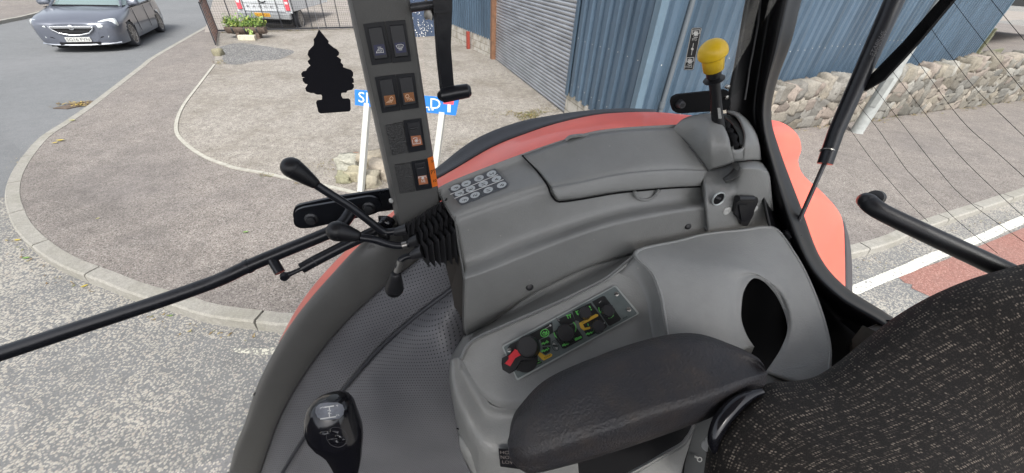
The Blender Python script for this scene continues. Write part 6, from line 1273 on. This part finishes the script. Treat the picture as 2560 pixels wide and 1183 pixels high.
# rear glass with heater wires
RG = Plane(CAM + REAR * .745, -REAR)
pane('rear_window', [RG.pt(*p) for p in [(2350, -400), (2160, 216), (1985, 560), (2110, 715), (2210, 780), (2700, 1100), (2900, 1100), (2900, -400)]])
wires = [[(2120, 316), (2157, 369), (2196, 420), (2263, 497), (2320, 554)], [(2146, 263), (2192, 319), (2263, 420), (2299, 458), (2388, 547), (2494, 634)], [(2178, 209), (2230, 277), (2342, 420), (2413, 497), (2560, 605)],
         [(2221, 165), (2299, 266), (2391, 380), (2476, 465), (2600, 580)], [(2263, 112), (2317, 185), (2405, 302), (2491, 380), (2600, 478)], [(2320, 60), (2370, 131), (2441, 224), (2560, 341), (2620, 395)], [(2380, 0), (2434, 71), (2512, 170), (2600, 278)], [(2478, 0), (2530, 64), (2610, 160)]]
mb = MB()
for w in wires: mb.tube(cr([RG.pt(*p, .001) for p in w], 20), .00030, 6)
mb.build('heater_wire', BLACKM, TR)
mb = MB(); mb.prism([RG.pt(x, y, .0) for x, y in [(2400, -60), (2432, -60), (2380, 4), (2295, 106), (2208, 200), (2160, 228), (2168, 196), (2256, 106), (2345, 4)]], -REAR * -.006); mb.build('glass_edge_seal', BLACKM, TR, smooth=False)
# rear gas strut
s0, s1, s2, s3 = T(2062, 410, .655), T(2090, 330, .645), T(2236, 0, .575), T(2270, -90, .56)
mb = MB(); mb.tube([s0, s1, s2, s3], [.0118, .0120, .0135, .0136], 24); gst = mb.build('rear_gas_strut', PAINTB, TR)
mb = MB(); mb.tube([T(2063, 405, .655), T(2012, 520, .665), T(1982, 588, .67)], .0036, 12); mb.build('strut_rod', STEELD, gst)
mb = MB(); a, b = T(2069, 379, .651), T(2069.7, 377, .651); mb.tube([a, b], .0122, 24); mb.build('strut_ring', STEEL, gst)
SX = Plane(T(2190, 110, .583), (CAM - T(2190, 110, .583)).normalized()); mb = MB()
text_px(mb, 'STABILUS', (2181, 140), (2211, 80), (2174, 136), SX, 0); text_px(mb, 'LIFT-O-MAT', (2189, 142), (2219, 78), (2184, 139), SX, 0); mb.build('strut_text', mat('strut_print', (.13, .13, .14), .5), gst, smooth=False)
mb = MB(); mb.rock(T(1975, 596, .665), (.013, .013, .016), 31, sub=4); mb.rock(T(1957, 588, .68), (.012, .008, .009), 32, sub=3); mb.build('strut_ball', RUBBER, gst, angle=180)
# rear window handle
hp_ = [(2166, 501), (2168, 503), (2171, 505), (2175, 510), (2186, 519), (2215, 536), (2300, 577), (2400, 624), (2460, 652), (2560, 700), (2640, 738)]; th_ = [.625, .615, .605, .598, .592, .585, .568, .55, .54, .523, .51]
mb = MB(); mb.tube(cr([T(x, y, t) for (x, y), t in zip(hp_, th_)], 60), .0135, 22); rh = mb.build('window_handle', BLACK, TR)
mb = MB(); mb.rock(T(2169, 503, .601), (.0135, .0135, .0135), 6, sub=4, rnd_=1, am=0); mb.lathe(T(2186, 494, .605), (T(2208, 495, .64) - T(2186, 490, .60)), [(0, .0118), (.008, .0118), (.010, .0128), (.013, .0128), (.015, .0112), (.02, .0112)], 24); mb.build('handle_ferrule', RUBBER, rh)
mb = MB(); mb.rock(T(2166, 502, .600), (.004, .003, .006), 5, sub=4); mb.build('handle_plug', BLACK, rh, angle=180)
# --- armrest
far = [(1272, 1092), (1280, 1050), (1300, 1014), (1368, 947), (1500, 888), (1640, 843), (1740, 834), (1830, 862), (1888, 890), (1908, 910)]
fmid = [(1269, 1104), (1292, 1078), (1330, 1045), (1410, 1000), (1520, 955), (1645, 912), (1740, 890), (1825, 895), (1892, 912), (1917, 930)]
rdg = [(1270, 1122), (1296, 1122), (1330, 1122), (1400, 1100), (1510, 1062), (1640, 1020), (1730, 995), (1815, 965), (1888, 942), (1918, 940)]
rd2 = [(1272, 1136), (1297, 1140), (1330, 1143), (1400, 1120), (1512, 1082), (1645, 1038), (1735, 1012), (1820, 978), (1886, 956), (1916, 956)]
bot = [(1278, 1152), (1297, 1172), (1330, 1184), (1400, 1168), (1530, 1130), (1680, 1078), (1775, 1045), (1845, 1005), (1880, 985), (1908, 972)]
bt2 = [(1284, 1130), (1300, 1150), (1340, 1160), (1420, 1140), (1540, 1100), (1690, 1050), (1780, 1015), (1850, 985), (1890, 955), (1914, 940)]
af_ = [(1278, 1105), (1300, 1080), (1340, 1020), (1400, 970), (1510, 905), (1645, 862), (1740, 850), (1825, 875), (1885, 910), (1912, 932)]
tA = {'far': [.440, .445, .455, .460, .465, .470, .470, .462, .445, .43], 'fm': [.430, .424, .418, .42, .428, .432, .436, .438, .436, .428], 'r': [.425, .412, .405, .402, .403, .403, .404, .410, .42, .427], 'r2': [.425, .411, .404, .401, .401, .402, .403, .409, .42, .427], 'b': [.43, .424, .421, .421, .422, .424, .425, .428, .43, .43], 'b2': [.45, .46, .47, .47, .47, .47, .47, .46, .45, .435], 'af': [.45, .48, .50, .505, .51, .51, .51, .49, .46, .435]}
armr = [TT(far, tA['far']), TT([((a[0] * 2 + b[0]) / 3 - 0, (a[1] * 2 + b[1]) / 3) for a, b in zip(far, fmid)], [a * .62 + b * .38 - .006 for a, b in zip(tA['far'], tA['fm'])]), TT(fmid, tA['fm']), TT([((a[0] + b[0] * 4) / 5, (a[1] + b[1] * 4) / 5) for a, b in zip(fmid, rdg)], [(a + b * 4) / 5 - .001 for a, b in zip(tA['fm'], tA['r'])]), TT(rdg, tA['r']), TT(rd2, tA['r2']), TT([((a[0] + b[0]) / 2, (a[1] + b[1]) / 2) for a, b in zip(rd2, bot)], [(a + b) / 2 - .003 for a, b in zip(tA['r2'], tA['b'])]), TT(bot, tA['b']), TT(bt2, tA['b2']), TT(af_, tA['af']), TT(far, tA['far'])]
mb, _r = loft('', armr, ARM, TR, n=70, across=4, match=True, build=False); mb.f.append([i * 70 for i in range(len(_r) - 1)]); mb.f.append([i * 70 + 69 for i in range(len(_r) - 1)]); seat = None
# --- the seat
s0_ = [(1752, 1240), (1764, 1160), (1776, 1095), (1812, 1035), (1868, 985), (1925, 959), (1985, 954), (2040, 942), (2095, 908), (2160, 855), (2240, 794), (2330, 742), (2430, 700), (2540, 668), (2640, 640)]
s1_ = [(1768, 1250), (1790, 1170), (1812, 1105), (1850, 1055), (1900, 1015), (1950, 992), (2005, 982), (2065, 968), (2130, 935), (2200, 885), (2285, 830), (2375, 785), (2470, 748), (2570, 720), (2650, 700)]
s2_ = [(1850, 1270), (1880, 1200), (1915, 1150), (1955, 1115), (2000, 1090), (2050, 1072), (2105, 1055), (2170, 1032), (2240, 1000), (2320, 955), (2400, 912), (2480, 872), (2550, 840), (2620, 815), (2680, 800)]
s3_ = [(2060, 1300), (2090, 1260), (2130, 1230), (2170, 1210), (2215, 1192), (2265, 1175), (2320, 1158), (2380, 1135), (2440, 1108), (2500, 1080), (2550, 1050), (2600, 1020), (2650, 990), (2700, 965), (2740, 940)]
s4_ = [(2500, 1500), (2510, 1480), (2520, 1460), (2540, 1440), (2560, 1420), (2580, 1400), (2600, 1380), (2620, 1360), (2640, 1340), (2660, 1320), (2680, 1300), (2700, 1280), (2720, 1260), (2740, 1240), (2760, 1220)]
tS = [.415, .415, .415, .417, .42, .425, .43, .437, .445, .455, .46, .46, .455, .45, .445]
seat_ = loft('seat_back', [TT([(x + 14, y + 22) for x, y in s0_], [t + .08 for t in tS]), TT([(x + 3, y + 5) for x, y in s0_], [t + .035 for t in tS]), TT(s0_, [t + .012 for t in tS]), TT(s1_, [t - .022 for t in tS]), TT(s2_, [t - .05 for t in tS]), TT(s3_, [t - .075 for t in tS]), TT(s4_, [t - .10 for t in tS])], FABRIC, TR, n=90, across=6, match=True, angle=180, solid=.01)
arm_o = mb.build('armrest', ARM, TR, angle=180)
mb = MB(); pts = cr(TT([(1905, 978), (1872, 990), (1838, 1012), (1808, 1045), (1790, 1080), (1783, 1110), (1790, 1135)], [.41, .408, .405, .402, .40, .40, .405]), 30); mb.tube(pts, [.003 + .0055 * math.sin(math.pi * min(1, max(.05, k / 29))) for k in range(30)], 16); mb.build('armrest_bracket', BLACKG, TR)
mb = MB(); mb.lathe(T(1768, 1115, .43), (CAM - T(1768, 1115, .43)), [(0, .0062), (.003, .0062), (.004, .005)], 20); mb.lathe(T(1778, 1104, .425), (CAM - T(1778, 1104, .43)), [(0, .0062), (.003, .0062), (.004, .005)], 20); mb.build('bracket_washer', ZINC, TR)
# --- below the armrest
mb = MB(); mb.grid([[T(x, y, .66) for x in (1200, 1850)] for y in (1040, 1300)]); mb.build('armrest_void_shade', BLACKM, TR, smooth=False, solid=.003)  # black sheet painted in for the dark void under the armrest
b1 = [(1540, 1200), (1569, 1182), (1612, 1158), (1660, 1130), (1700, 1107), (1713, 1092), (1722, 1080), (1730, 1062)]; b2 = [(1556, 1205), (1585, 1188), (1625, 1166), (1670, 1139), (1708, 1116), (1722, 1098), (1731, 1082), (1738, 1064)]
b3 = [(1680, 1230), (1690, 1215), (1700, 1200), (1704, 1180), (1712, 1150), (1722, 1118), (1732, 1085), (1740, 1066)]
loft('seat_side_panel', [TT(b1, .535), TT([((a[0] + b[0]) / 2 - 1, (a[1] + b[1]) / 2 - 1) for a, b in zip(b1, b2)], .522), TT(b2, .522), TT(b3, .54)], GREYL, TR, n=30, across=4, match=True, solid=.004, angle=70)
mb = MB(); mb.prism(TT([(1705, 1230), (1712, 1160), (1742, 1050), (1840, 1030), (1800, 1230)], .555), CF * .004); mb.build('seat_side_cover', mat('dark_cover', (.022, .025, .026), .5, var=.2), TR, smooth=False)
TPn = Plane(T(1745, 1145, .545), CAM - T(1745, 1145, .545)); mb = MB()
mb.tube([TPn.pt(*p, .002) for p in circ(1749, 1149, 5.5, 16)] + [TPn.pt(1754.5, 1149, .002)], .0008, 6); mb.tube([TPn.pt(1736, 1141, .002), TPn.pt(1744.5, 1145, .002)], .0014, 8)
rt_ = tuple(TPn.pt(1745, 1149, 0)); o = mb.build('ring_terminal', ZINC, loc=rt_); tag(o, 'tiny metal ring terminal stuck to the dark cover beside the seat', 'ring terminal')
